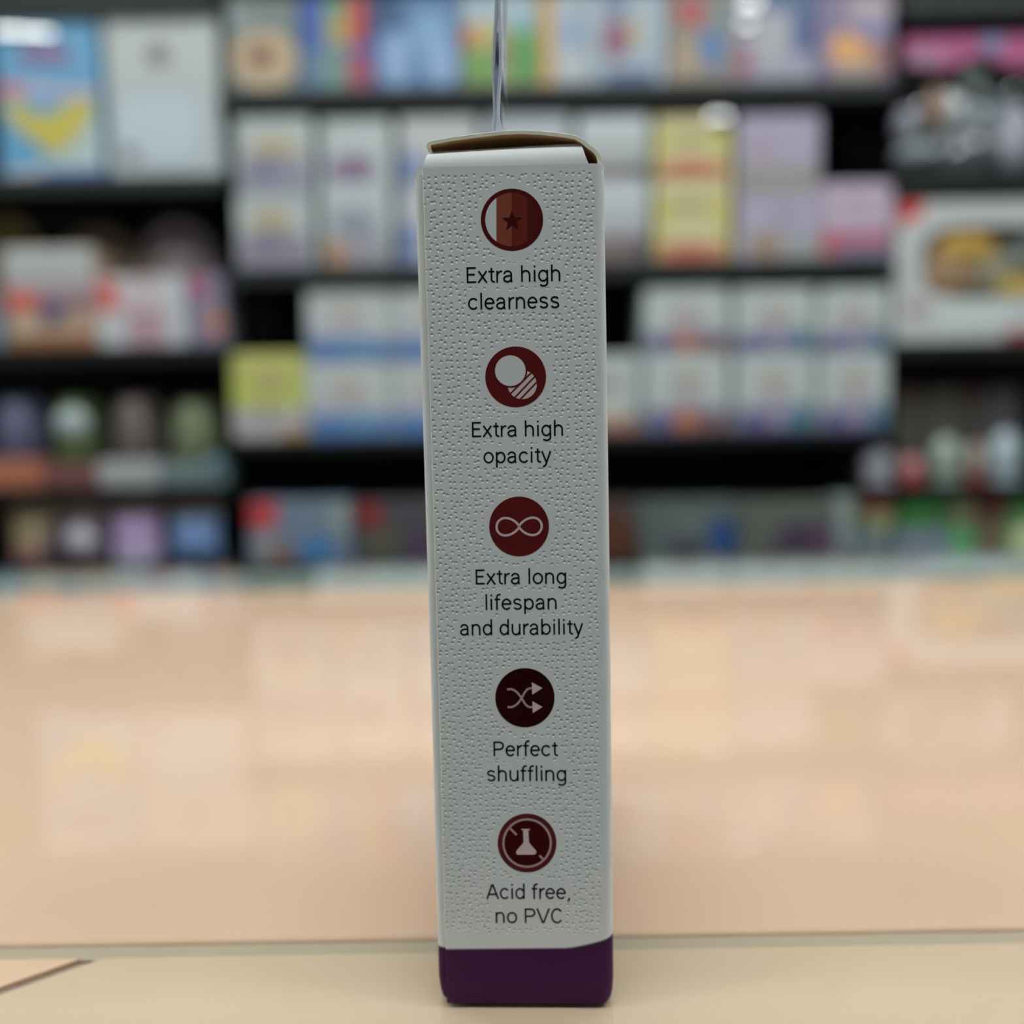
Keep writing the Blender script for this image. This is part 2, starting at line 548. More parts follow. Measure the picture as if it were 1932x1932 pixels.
for k in (0, len(ys) - 1):
    for i in range(q - 1):
        f4 = bm.faces.new((go[k][i], go[k][i + 1], gi[k][i + 1], gi[k][i])); f4.material_index = 2
lid = link_mesh('lid', bm, carton, sleeve)
lid.data.materials.append(kraft)
lid.data.materials.append(cream)
# back dust flap seen through the notch
box('dust_flap', -W / 2 + 0.001, W / 2 - 0.0012, DEP - 0.02, DEP - 0.0006, HB + 0.0006, HB + 0.001, kraft, sleeve)
# small folded corner left of the roll
bm = prism_xz([(-W / 2 + 0.00008, HB - 0.0009), (-W / 2 + 0.00095, HB - 0.0010), (-W / 2 + 0.0014, HB + 0.0006), (-W / 2 + 0.0009, HB + 0.0005), (-W / 2 + 0.0002, HB - 0.0002)], 0.0004, 0.0012)
bmesh.ops.translate(bm, verts=bm.verts, vec=(bow(HB), 0, 0))
link_mesh('corner_fold', bm, carton, sleeve)

# printed icons (thin ink layers)
def ink(rgb, g=2.5):
    return mat(rgb, g, 0.6, 0.06, 0.06, 500)
PAPER = mat((222, 225, 224), 1.0, 0.55, 0.3, 0.02, 300)
PAPERP = mat((222, 200, 200), 1.0, 0.55, 0.3, 0.02, 300)
Y_INK = -PT - 0.000012
def ink_poly(name, px, m, layer=0, parent=panel):
    pts = [face(u, v) for u, v in px]
    y = Y_INK - 0.000008 * layer
    b = prism_xz(pts, y, y + 0.000006)
    return link_mesh(name, b, m, parent)
def circ(cx, cy, r, n=64, a0=0.0, a1=360.0):
    return [(cx + r * math.cos(math.radians(a0 + (a1 - a0) * i / n)), cy + r * math.sin(math.radians(a0 + (a1 - a0) * i / n))) for i in range(n if a1 - a0 == 360 else n + 1)]
def stroke_bm(px, wd, y, closed=False, bm=None):
    """a line of constant width through px points, as a strip of quads"""
    b = bm or bmesh.new()
    k = len(px)
    L, R = [], []
    for i, p in enumerate(px):
        if closed:
            a, c = px[(i - 1) % k], px[(i + 1) % k]
        else:
            a, c = px[max(i - 1, 0)], px[min(i + 1, k - 1)]
        dx, dy = c[0] - a[0], c[1] - a[1]
        h = math.hypot(dx, dy) or 1
        nx_, ny_ = -dy / h * wd / 2, dx / h * wd / 2
        q1 = face(p[0] + nx_, p[1] + ny_); q2 = face(p[0] - nx_, p[1] - ny_)
        L.append(b.verts.new((q1[0], y, q1[1]))); R.append(b.verts.new((q2[0], y, q2[1])))
    for i in range(k if closed else k - 1):
        j = (i + 1) % k
        b.faces.new((L[i], L[j], R[j], R[i]))
    return b
def ink_stroke(name, px, wd, m, layer=1, closed=False):
    y = Y_INK - 0.000008 * layer
    b = stroke_bm(px, wd, y, closed)
    o = link_mesh(name, b, m, panel)
    # face the viewer
    for p in o.data.polygons:
        pass
    return o
def smooth_path(pts, n=10):
    out = []
    P = [pts[0]] + list(pts) + [pts[-1]]
    for i in range(1, len(P) - 2):
        p0, p1, p2, p3 = P[i - 1], P[i], P[i + 1], P[i + 2]
        for k in range(n):
            t = k / n
            out.append(tuple(0.5 * (2 * p1[c] + (p2[c] - p0[c]) * t + (2 * p0[c] - 5 * p1[c] + 4 * p2[c] - p3[c]) * t * t + (3 * p1[c] - p0[c] - 3 * p2[c] + p3[c]) * t ** 3) for c in (0, 1)))
    out.append(pts[-1])
    return out
RED = ink((64, 15, 15))
# clearness: sphere with bands and star
cx, cy, r = ICON[0]
ink_poly('icon_disc', circ(cx, cy, r), ink((56, 11, 12)))
ri_ = 50.3
def band(x0, x1):
    top, bot = [], []
    for i in range(17):
        x = x0 + (x1 - x0) * i / 16
        h = math.sqrt(max(0, ri_ ** 2 - (x - cx) ** 2))
        top.append((x, cy - h)); bot.append((x, cy + h))
    return top + bot[::-1]
ink_poly('icon_window', band(cx - ri_ + 0.05, 937.0)[:], PAPER, 1)
ink_poly('icon_band', band(937.0, 965.8), ink((93, 46, 34)), 1)
ink_poly('icon_band', band(965.8, 994.5), ink((73, 25, 18)), 1)
ink_poly('icon_band', band(994.5, cx + ri_ - 0.05), ink((55, 15, 11)), 1)
star = []
for i in range(10):
    rr = 20.5 if i % 2 == 0 else 8.6
    a = math.radians(-90 + 36 * i - 1.5)
    star.append((966.5 + rr * math.cos(a), 418.5 + rr * math.sin(a)))
ink_poly('icon_star', star, ink((44, 7, 7)), 2)
# opacity: plain disc over a striped disc
cx, cy, r = ICON[1]
ink_poly('icon_disc', circ(cx, cy, r), RED)
ink_poly('icon_striped_circle', circ(985.4, 725.9, 27.4), PAPERP, 1)
def q2(p, ox=860, oy=630, s=8.782):
    return (ox + p[0] / s, oy + p[1] / s)
for a, b_ in (((898, 1000), (1262, 634)), ((972, 1062), (1322, 694)), ((1060, 1094), (1350, 792))):
    ink_stroke('icon_stripe', [q2(a), q2(b_)], 3.0, RED, 2)
ink_poly('icon_ring', circ(963.1, 699.7, 31.8), RED, 3)
ink_poly('icon_circle', circ(963.1, 699.7, 28.8), PAPER, 4)
# lifespan: infinity loop
cx, cy, r = ICON[2]
ink_poly('icon_disc', circ(cx, cy, r), RED)
inf = []
for i in range(96):
    t = 2 * math.pi * i / 96
    c = math.cos(t)
    xx = 42.4 * math.copysign(abs(c) ** 1.45, c)
    inf.append((979.6 + xx, 992.7 - xx * 0.014 - 16.4 * math.sin(2 * t)))
ink_stroke('icon_infinity_loop', inf, 4.2, PAPERP, 1, True)
# shuffling: crossing arrows
cx, cy, r = ICON[3]
BLK = ink((27, 2, 2))
ink_poly('icon_disc', circ(cx, cy, r), BLK)
def q4(p): return q2(p, 900, 1240, 10.733)
MAUVE = mat((190, 160, 160), 1.0, 0.55, 0.3, 0.02, 300)
ink_stroke('icon_arrow_shaft', smooth_path([q4(p) for p in ((610, 637), (700, 630), (800, 682), (905, 808), (975, 925), (1050, 985), (1125, 992))]), 3.9, MAUVE, 1)
ink_stroke('icon_arrow_shaft', smooth_path([q4(p) for p in ((620, 988), (715, 985), (815, 928), (905, 806), (970, 690), (1035, 622), (1115, 607))]), 3.9, MAUVE, 2)
ink_poly('icon_arrow_head', [q4(p) for p in ((1112, 490), (1325, 605), (1118, 740))], PAPERP, 3)
ink_poly('icon_arrow_head', [q4(p) for p in ((1122, 870), (1325, 988), (1128, 1110))], PAPERP, 3)
# acid free: struck-out flask
cx, cy, r = ICON[4]
ink_poly('icon_disc', circ(cx, cy, r), ink((62, 20, 24)))
ink_poly('icon_inner_disc', circ(994.6, 1588, 44), ink((42, 5, 5)), 1)
ink_stroke('icon_ring', circ(994.6, 1588, 44.6), 4.0, MAUVE, 2, True)
def q5(p): return q2(p, 900, 1510, 10.168)
ink_stroke('icon_slash', [q5((618, 490)), q5((762, 636))], 4.0, MAUVE, 2)
ink_stroke('icon_slash', [q5((1198, 1028)), q5((1280, 1112))], 4.0, MAUVE, 2)
ink_poly('icon_flask', [q5(p) for p in ((850, 522), (1022, 522), (1018, 542), (985, 546), (998, 770), (1020, 810), (1130, 935), (1141, 968), (1125, 1000), (1105, 1012), (785, 1014), (762, 1000), (751, 972), (765, 930), (870, 815), (893, 770), (886, 546), (855, 542))], PAPERP, 3)

# lettering: thin monoline sans drawn as strokes (units: cap height = 1)
def arc(cx, cy, rx, ry, a0, a1, n=14):
    return [(cx + rx * math.cos(math.radians(a0 + (a1 - a0) * i / n)), cy + ry * math.sin(math.radians(a0 + (a1 - a0) * i / n))) for i in range(n + 1)]
XH = 0.742      # x-height
S = 0.112       # stroke
def bowl(cx, rx=0.285, a0=0, a1=360, n=30):
    return arc(cx, XH / 2, rx, XH / 2 - S / 2 + 0.012, a0, a1, n)
G = {}
G['E'] = (0.79, [[(0.16, 0), (0.16, 1)], [(0.11, 1 - S / 2), (0.70, 1 - S / 2)], [(0.16, 0.53), (0.63, 0.53)], [(0.11, S / 2), (0.71, S / 2)]])
G['x'] = (0.66, [[(0.05, 0), (0.59, XH)], [(0.60, 0), (0.07, XH)]])
G['t'] = (0.46, [[(0.24, 0.925), (0.24, 0.22)] + arc(0.40, 0.20, 0.16, 0.155, 180, 275, 8) + [(0.45, 0.05)], [(0.05, XH - S / 2 + 0.01), (0.42, XH - S / 2 + 0.01)]])
G['r'] = (0.47, [[(0.14, 0), (0.14, XH)], arc(0.42, 0.40, 0.275, 0.30, 178, 88, 10) + [(0.46, 0.695)]])
G['a'] = (0.76, [[(0.125, 0.52)] + arc(0.345, 0.50, 0.225, 0.205, 165, 0, 12) + [(0.57, 0.14), (0.60, 0.0)], [(0.57, 0.41), (0.36, 0.41)] + arc(0.33, 0.215, 0.225, 0.18, 95, 280, 14) + [(0.46, 0.07), (0.57, 0.19)]])
G['h'] = (0.78, [[(0.14, 0), (0.14, 1.055)], [(0.14, 0.44)] + arc(0.38, 0.44, 0.245, 0.265, 165, 0, 14) + [(0.625, 0)]])
G['i'] = (0.33, [[(0.165, 0), (0.165, XH)], [(0.165, 0.905), (0.165, 1.02)]])
G['g'] = (0.79, [bowl(0.375, 0.265, 30, 330, 26), [(0.64, XH), (0.64, -0.06)] + arc(0.39, -0.06, 0.25, 0.21, 0, -145, 12)])
G['c'] = (0.73, [bowl(0.385, 0.285, 38, 322, 26)])
G['l'] = (0.33, [[(0.165, 0), (0.165, 1.055)]])
G['e'] = (0.74, [[(0.10, 0.39), (0.645, 0.39)] + bowl(0.37, 0.275, 6, 320, 28)])
G['n'] = (0.78, [[(0.14, 0), (0.14, XH)], [(0.14, 0.44)] + arc(0.38, 0.44, 0.245, 0.265, 165, 0, 14) + [(0.625, 0)]])
G['s'] = (0.71, [arc(0.35, 0.545, 0.215, 0.155, 15, 195, 12) + [(0.165, 0.46), (0.24, 0.415), (0.35, 0.385), (0.46, 0.355), (0.54, 0.31)] + arc(0.355, 0.20, 0.225, 0.155, 30, -165, 14)])
G['o'] = (0.79, [bowl(0.395, 0.29, 0, 360, 32)])
G['p'] = (0.79, [[(0.14, -0.285), (0.14, XH)], bowl(0.405, 0.265, 150, -150, 26)])
G['d'] = (0.79, [[(0.64, 0), (0.64, 1.055)], bowl(0.375, 0.265, 30, 330, 26)])
G['b'] = (0.79, [[(0.14, 0), (0.14, 1.055)], bowl(0.405, 0.265, 150, -150, 26)])
G['y'] = (0.68, [[(0.06, XH), (0.345, 0.02)], [(0.62, XH), (0.33, -0.06)] + arc(0.13, -0.04, 0.20, 0.205, -15, -95, 8)])
G['f'] = (0.47, [[(0.205, 0), (0.205, 0.83)] + arc(0.375, 0.83, 0.17, 0.185, 180, 80, 10) + [(0.46, 1.005)], [(0.04, XH - S / 2 + 0.01), (0.42, XH - S / 2 + 0.01)]])
G['u'] = (0.78, [[(0.135, XH), (0.135, 0.30)] + arc(0.38, 0.30, 0.245, 0.265, 180, 345, 14) + [(0.63, 0.30)], [(0.63, XH), (0.63, 0)]])
G['P'] = (0.88, [[(0.16, 0), (0.16, 1)], [(0.16, 1 - S / 2), (0.50, 1 - S / 2)] + arc(0.50, 0.705, 0.265, 0.2425, 90, -90, 14) + [(0.16, 0.4625)]])
G['A'] = (0.90, [[(0.06, 0), (0.435, 1.0)], [(0.465, 1.0), (0.84, 0)], [(0.19, 0.32), (0.71, 0.32)]])
G['V'] = (0.90, [[(0.05, 1), (0.435, 0)], [(0.465, 0), (0.85, 1)]])
G['C'] = (0.93, [arc(0.47, 0.5, 0.345, 0.46, 38, 322, 28)])
G[','] = (0.30, [[(0.18, 0.09), (0.18, 0.0), (0.09, -0.17)]])
G[' '] = (0.35, [])
TXT = mat((14, 15, 17), 1.0, 0.6, 0.08, 0.05, 300)
def letter_line(words, x0, x1, bl, cap):
    xl_, zb = face(x0, bl)
    xr_, zb2 = face(x1, bl)
    h = face((x0 + x1) / 2, bl - cap)[1] - (zb + zb2) / 2
    zb = (zb + zb2) / 2
    pen = 0.0
    strokes = []
    wd_first = None
    for ch in words:
        adv, st = G[ch]
        for s_ in st:
            strokes.append([(p[0] + pen, p[1]) for p in s_])
        pen += adv
    xs = [p[0] for s_ in strokes for p in s_]
    lo, hi = min(xs) - S * 0.4, max(xs) + S * 0.4
    k = (xr_ - xl_) / (hi - lo)
    b = bmesh.new()
    for li_, s_ in enumerate(strokes):
        y = Y_INK - 0.000004 * (li_ % 3)
        L, R = [], []
        P = [Vector((xl_ + (p[0] - lo) * k, zb + p[1] * h)) for p in s_]
        m2 = len(P)
        closed = (P[0] - P[-1]).length < 1e-6
        for i in range(m2):
            a = P[i - 1] if i > 0 else (P[-2] if closed else P[0])
            c = P[i + 1] if i < m2 - 1 else (P[1] if closed else P[-1])
            d = (c - a)
            d = d.normalized() if d.length > 0 else Vector((1, 0))
            half = S * h * 0.5
            nn = Vector((-d.y, d.x)) * half
            L.append(b.verts.new((P[i].x + nn.x, y, P[i].y + nn.y)))
            R.append(b.verts.new((P[i].x - nn.x, y, P[i].y - nn.y)))
        for i in range(m2 - 1):
            try:
                b.faces.new((L[i], L[i + 1], R[i + 1], R[i]))
            except ValueError:
                pass
    o = link_mesh('lettering', b, TXT, panel)
    o['label'] = 'thin black printed words'
    return o
for row in TEXT:
    letter_line(*row)

# hang tab: folded clear plastic, seen edge-on above the lid
tab_m = clear_mat('hang_tab_plastic', (0.85, 0.88, 0.93), 1.5, 1.6, 0.12, 0.58, (0.78, 0.82, 0.90))
def tab_sheet(px_rows, y0, y1, waves, name):
    """px_rows: list of (v, u) of the near edge going up; sheet runs back in depth"""
    b = bmesh.new()
    pts = [face(u, v) for v, u in px_rows]
    ny = 8
    grid = []
    for k, (x, z) in enumerate(pts):
        grid.append([b.verts.new((x + waves * math.sin(3.1 * i / ny + k * 0.9), y0 + (y1 - y0) * i / ny, z)) for i in range(ny + 1)])
    for k in range(len(pts) - 1):
        for i in range(ny):
            if len(pts) - 6 <= k <= len(pts) - 4 and 2 <= i <= 5:
                continue                                  # the hanging slot
            f = b.faces.new((grid[k][i], grid[k][i + 1], grid[k + 1][i + 1], grid[k + 1][i]))
            f.smooth = True
    o = link_mesh(name, b, tab_m, sleeve, False)
    s = o.modifiers.new('thickness', 'SOLIDIFY')
    s.thickness = 0.00022
    s.offset = 0
    return o
tab_sheet([(250, 924), (235, 925), (200, 928.5), (165, 928), (120, 928), (60, 931), (0, 934), (-60, 935), (-120, 936), (-180, 936), (-240, 936), (-300, 936)], 0.0025, 0.024, 0.00012, 'hang_tab')
tab_sheet([(250, 948), (235, 946), (205, 940), (165, 938.5), (120, 940), (60, 939), (0, 938.5), (-60, 938), (-120, 938), (-180, 938), (-240, 938), (-300, 938)], 0.0022, 0.022, -0.00014, 'hang_tab')

# ------------------------------------------------------------------ shelving behind the counter
BLACK = mat((24, 25, 27), 1.0, 0.6, 0.25)
RAIL = mat((36, 41, 41), 1.0, 0.45, 0.4)
DEPTH = 0.34
def shelf_z(u, v):
    return at(u, v, SH_Y).z
BAYS = {}
def bay(key, u0, u1, edges, label, yfront=SH_Y):
    x0, x1 = at(u0, 500, yfront).x, at(u1, 500, yfront).x
    r = empty('shelving_unit', ((x0 + x1) / 2, yfront, 0))
    tag(r, label, 'shelving', 'black shop shelving units')
    hw = (x1 - x0) / 2
    box('back_panel', -hw, hw, DEPTH, DEPTH + 0.015, 0, 2.3, BLACK, r)
    for s in (-1, 1):
        box('upright', s * hw - (0.022 if s > 0 else 0.0), s * hw + (0.0 if s > 0 else 0.022), DEPTH - 0.05, DEPTH, 0, 2.3, BLACK, r)
    um = {'L': 210, 'C': 1056, 'R': 1815}[key]
    zs = []
    for e in edges:
        thin = 0.010 if e > 800 else 0.0
        z = at(um, e, yfront).z
        zs.append(z)
        xl_ = -hw + 0.001
        if key == 'R' and e == 916:
            xl_ = at(1622, e, yfront).x - (x0 + x1) / 2      # this shelf reaches past the post
        sh = box('shelf_board', xl_, hw - 0.001, 0.004, DEPTH - 0.052, z - 0.024 + thin, z, BLACK, r, 0.001)
        rl = box('price_rail', xl_, hw - 0.001, -0.003, 0.0035, z - 0.030 + thin, z - 0.001, RAIL if e < 600 else BLACK, sh)
    for z in (0.42, 0.12):
        box('shelf_board', -hw + 0.001, hw - 0.001, 0.004, DEPTH - 0.052, z - 0.024, z, BLACK, r, 0.001)
    BAYS[key] = (zs, yfront)
bay('L', -520, 424, (-4, 331, 655, 922, 1068), 'black shelving unit holding the blue box and tall white box')
bay('C', 427, 1686, (-62, 159, 496, 822, 1064), 'wide black shelving unit with stacked white boxes')
bay('R', 1688, 2480, (-4, 325, 642, 916, 1062), 'black shelving unit holding the windowed toy box')

# ------------------------------------------------------------------ goods on the shelves
def srect(x0, y0, x1, y1): return (x0, y0, x1, y1)
class Pack:
    """one product; measured rectangle (photo units) is turned into real size at its shelf"""
    def __init__(s, name, label, cat, group, bk, shelf, rect, depth=0.10, back=0.012, lift=None):
        zs, yf = BAYS[bk]
        s.y = yf + back
        u0, v0, u1, v1 = rect
        um, vm = (u0 + u1) / 2, (v0 + v1) / 2
        a, b_ = at(u0, vm, s.y), at(u1, vm, s.y)
        s.hw = (b_.x - a.x) / 2
        s.cx = (a.x + b_.x) / 2
        s.px = (b_.x - a.x) / (u1 - u0)
        zt = at(um, v0, s.y).z
        s.z0 = (zs[shelf] if lift is None else lift) + 0.0005
        s.h = zt - s.z0
        s.rect = (u0, v0, u1, v1)
        s.d = depth
        s.root = empty(name, (s.cx, s.y, s.z0))
        tag(s.root, label, cat, group)
        s.layer = 0
    def top(s): return s.z0 + s.h
    def loc(s, u, v):
        u0, v0, u1, v1 = s.rect
        fx = (u - (u0 + u1) / 2) * s.px
        fz = (v1 - v) / (v1 - v0) * s.h
        return fx, fz
    def body(s, rgb, g, rough=0.35, spec=0.45, bevel=0.004, name='body'):
        return box(name, -s.hw, s.hw, 0, s.d, 0, s.h, mat(rgb, g, rough, spec, 0.06, 25), s.root, bevel)
    def patch(s, shape, u0, v0, u1, v1, rgb, g, name='print_patch', pts=None, rough=0.4):
        s.layer += 1
        y0 = -0.0004 * s.layer
        a, b_ = s.loc(u0, v1), s.loc(u1, v0)
        lim = s.hw - 0.002
        x0, x1 = max(-lim, a[0]), min(lim, b_[0])
        z0, z1 = max(0.003, a[1]), min(s.h - 0.003, b_[1])
        if shape == 'e':
            P = ellipse_pts(x0, z0, x1, z1)
        elif shape == 'q':
            P = ellipse_pts(x0, z0, x1, z1, 28, 0.45)
        elif shape == 'p':
            P = [s.loc(*p) for p in pts]
            P = [(min(lim, max(-lim, x)), min(s.h - 0.003, max(0.003, z))) for x, z in P]
        else:
            P = [(x0, z0), (x1, z0), (x1, z1), (x0, z1)]
        bm_ = prism_xz(P, y0, 0.0006)
        return link_mesh(name, bm_, mat(rgb, g, rough, 0.4, 0.08, 25), s.root)
    def lump(s, u0, v0, u1, v1, rgb, g, name='lump', y=0.02, ry=0.02, rough=0.5, mtl=None):
        a, b_ = s.loc(u0, v1), s.loc(u1, v0)
        bm_ = ellipsoid_bm((a[0] + b_[0]) / 2, y, (a[1] + b_[1]) / 2, (b_[0] - a[0]) / 2, ry, (b_[1] - a[1]) / 2)
        return link_mesh(name, bm_, mtl or mat(rgb, g, rough, 0.4, 0.08, 40), s.root, True)
    def lid_line(s, v, rgb, g):
        a = s.loc(s.rect[0], v)
        return box('lid_band', -s.hw - 0.0006, s.hw + 0.0006, -0.0006, s.d + 0.0006, a[1], s.h + 0.0006, mat(rgb, g, 0.35, 0.45, 0.06, 25), s.root, 0.003)

PG = 0.69
GA = 1.75    # colours were read off lit fronts; stock is this much lighter than it appears
GLINT_METAL = mat((235, 238, 240), 1.5, 0.05, 0.5, 0.01, 20, metal=1.0)  # mirror metal for the added glints on plastic wrapping
film = clear_mat('clear_film', (0.96, 0.97, 0.98), 1.45, 1.6, 0.06)

def simple(name, label, cat, group, bk, shelf, rect, rgb, patches, depth=0.10, g=GA, lift=None, lid=None, back=0.012):
    p = Pack(name, label, cat, group, bk, shelf, rect, depth, back, lift)
    p.body(rgb, g)
    if lid:
        p.lid_line(lid[0], lid[1], g)
        p.layer = 2
    for t in patches:
        nm = t[6] if len(t) > 6 else 'print_patch'
        if t[0] == 'p':
            xs = [q_[0] for q_ in t[1]]; ys_ = [q_[1] for q_ in t[1]]
            p.patch('p', min(xs), min(ys_), max(xs), max(ys_), t[2], g, t[3] if len(t) > 3 else 'print_patch', t[1])
        else:
            p.patch(t[0], t[1], t[2], t[3], t[4], t[5], g, nm)
    return p

WHT = (170, 178, 180)
# ---- left unit, upper shelf
p = simple('gift_box', 'sky blue box with a big yellow chevron and a glossy curved wrapper', 'box', None, 'L', 1, (-6, 38, 188, 329), (95, 150, 186), [
    ('r', 44, 86, 136, 118, (128, 98, 135), 'logo'),
    ('p', [(-4, 150), (60, 152), (110, 160), (186, 164), (186, 182), (90, 178), (-4, 174)], (175, 165, 185), 'stripe'),
    ('p', [(-4, 150), (46, 152), (46, 175), (-4, 173)], (185, 115, 130), 'stripe'),
    ('p', [(100, 290), (186, 210), (186, 316), (20, 316)], (165, 182, 182), 'print_patch'),
    ('p', [(4, 184), (40, 186), (50, 204), (80, 212), (112, 204), (128, 186), (178, 184), (170, 222), (126, 268), (96, 288), (70, 270), (20, 228)], (184, 172, 80), 'chevron'),
    ('r', 70, 314, 186, 326, (80, 108, 165), 'base_band'),
    ('r', 0, 314, 70, 326, (168, 170, 180), 'base_band')], 0.12)
bm_ = bmesh.new()
# curved mirror-metal fold added as the wrapper's highlight; catches the ceiling lamps
pr = []
for i in range(15):
    a = math.radians(-20 + 200 * i / 14)
    pr.append((0.010 * math.cos(a), 0.010 * math.sin(a)))
za = p.loc(0, 62)[1]; xa, xb = p.loc(2, 0)[0], p.loc(110, 0)[0]
v0_ = [bm_.verts.new((xa, -0.006 - 0.012 * math.sin(0.2) + y_ * 0.6, za + z_ * 1.05)) for y_, z_ in pr]
v1_ = [bm_.verts.new((xb, -0.004 + y_ * 0.4, za - 0.006 + z_ * 0.95)) for y_, z_ in pr]
for i in range(14):
    f_ = bm_.faces.new((v0_[i], v0_[i + 1], v1_[i + 1], v1_[i])); f_.smooth = True
o = link_mesh('wrapper_glint', bm_, GLINT_METAL, p.root)

p = simple('gift_box', 'tall plain white box with a rounded pale window beside the blue box', 'box', None, 'L', 1, (202, 32, 412, 327), WHT, [
    ('e', 282, 80, 322, 124, (112, 104, 112), 'emblem'),
    ('q', 222, 182, 372, 302, (176, 188, 198), 'window'),
    ('e', 226, 270, 256, 304, (118, 112, 118), 'emblem')], 0.12, lid=(156, (172, 178, 176)))
p.lump(188, 42, 206, 66, (235, 238, 240), 1, 'edge_glint', -0.004, 0.004, mtl=film)  # clear lump added for the highlight on the plastic

# ---- left unit, second shelf
for rect, rgb, lab in (((-30, 405, 76, 653), (112, 100, 62), 'round-topped olive brown package at the back, behind the white and red box'),
                       ((110, 425, 268, 653), (88, 76, 62), 'low dark brown round-topped package at the back'),
                       ((270, 412, 408, 653), (110, 98, 98), 'dark mauve round-topped package behind the white and pink box')):
    p = Pack('domed_package', lab, 'package', None, 'L', 2, rect, 0.05, 0.16)
    u0, v0, u1, v1 = rect
    a = p.loc(u0, v0 + 70)
    P = [(-p.hw, 0), (p.hw, 0)] + [(p.hw * math.cos(math.radians(10 * i)), a[1] + (p.h - a[1]) * math.sin(math.radians(10 * i))) for i in range(0, 19)]
    link_mesh('backing_card', prism_xz(P, 0.0, 0.006), mat(rgb, 2.8, 0.5, 0.3), p.root)
    p.lump(u0 + 22, v0 + 30, u1 - 22, v0 + 140, rgb, 3.4, 'bubble', 0.0, 0.03, 0.3)
simple('small_box', 'box with white lid, red middle and orange brown bottom print', 'box', None, 'L', 2, (8, 466, 181, 655), (168, 142, 122), [
    ('r', 10, 466, 180, 546, (174, 178, 178), 'white_field'),
    ('r', 10, 500, 180, 546, (166, 162, 164), 'grey_field'),
    ('r', 10, 546, 70, 592, (190, 92, 82), 'red_field'),
    ('r', 70, 546, 180, 580, (142, 112, 122), 'print_patch'),
    ('e', 24, 582, 66, 640, (172, 160, 140), 'print_patch'),
    ('e', 74, 566, 122, 612, (96, 90, 116), 'print_patch'),
    ('r', 10, 632, 180, 654, (140, 92, 62), 'base_band')], 0.11)
simple('small_box', 'slim slate blue box end beside the box with the red middle', 'box', None, 'L', 2, (-40, 560, 6, 655), (98, 122, 140), [('r', -38, 600, 4, 630, (110, 130, 146), 'print_patch')], 0.10)
simple('small_box', 'white box with a red corner flash and pink square picture', 'box', None, 'L', 2, (183, 521, 350, 655), (182, 184, 188), [
    ('r', 186, 528, 224, 586, (196, 98, 90), 'corner_flash'), ('e', 258, 522, 296, 538, (185, 130, 128), 'print_patch'),
    ('r', 224, 560, 300, 586, (188, 168, 172), 'print_patch'), ('r', 240, 584, 310, 652, (166, 138, 150), 'picture')], 0.11)
simple('small_box', 'mauve blue box with a red spot and an orange spot', 'box', None, 'L', 2, (352, 517, 422, 655), (124, 120, 144), [
    ('e', 354, 518, 396, 562, (156, 86, 106), 'red_spot'), ('e', 386, 578, 420, 642, (164, 116, 98), 'orange_spot')], 0.11)

# ---- left unit, third shelf: figures standing on wide bases
def figure(label, rect, basev, baserect, rgb, brgb, extra=(), bk='L', shelf=3, g=2.0, group='figures in clear packs on the third shelf'):
    p = Pack('figure_pack', label, 'toy', None, bk, shelf, rect, 0.07, 0.03)
    u0, v0, u1, v1 = rect
    a = p.loc(baserect[0], basev); b_ = p.loc(baserect[1], basev)
    box('base', a[0], b_[0], -0.008, 0.07, 0, a[1], mat(brgb, g, 0.4, 0.4, 0.08, 30), p.root, 0.006)
    P = [(-p.hw, a[1]), (p.hw, a[1]), (p.hw, p.h * 0.86), (p.hw * 0.72, p.h), (-p.hw * 0.72, p.h), (-p.hw, p.h * 0.86)]
    link_mesh('backing_card', prism_xz(P, 0.034, 0.038), mat(rgb, g * 0.8, 0.5, 0.3, 0.1, 30), p.root)
    p.lump(u0 + 12, v0 + 6, u1 - 12, basev + 6, rgb, g, 'torso', 0.012, 0.02)
    for (x0, y0, x1, y1, c, nm) in extra:
        p.lump(x0, y0, x1, y1, c, g, nm, 0.004, 0.022)
    return p
figure('slate purple figure on an orange base', (-24, 752, 74, 922), 868, (-40, 78), (84, 86, 108), (158, 98, 76))
figure('figure with a white round head and green body on a red brown base', (90, 752, 180, 922), 882, (81, 179), (84, 96, 62), (112, 70, 70), [(104, 770, 170, 828, (152, 164, 166), 'head')])
figure('grey brown figure on a pale grey base', (204, 748, 292, 922), 872, (182, 298), (98, 88, 86), (152, 152, 154))
figure('olive green figure on a teal grey base', (314, 756, 406, 922), 878, (300, 426), (104, 110, 86), (98, 116, 118), [(384, 862, 424, 900, (86, 116, 126), 'corner_piece')])

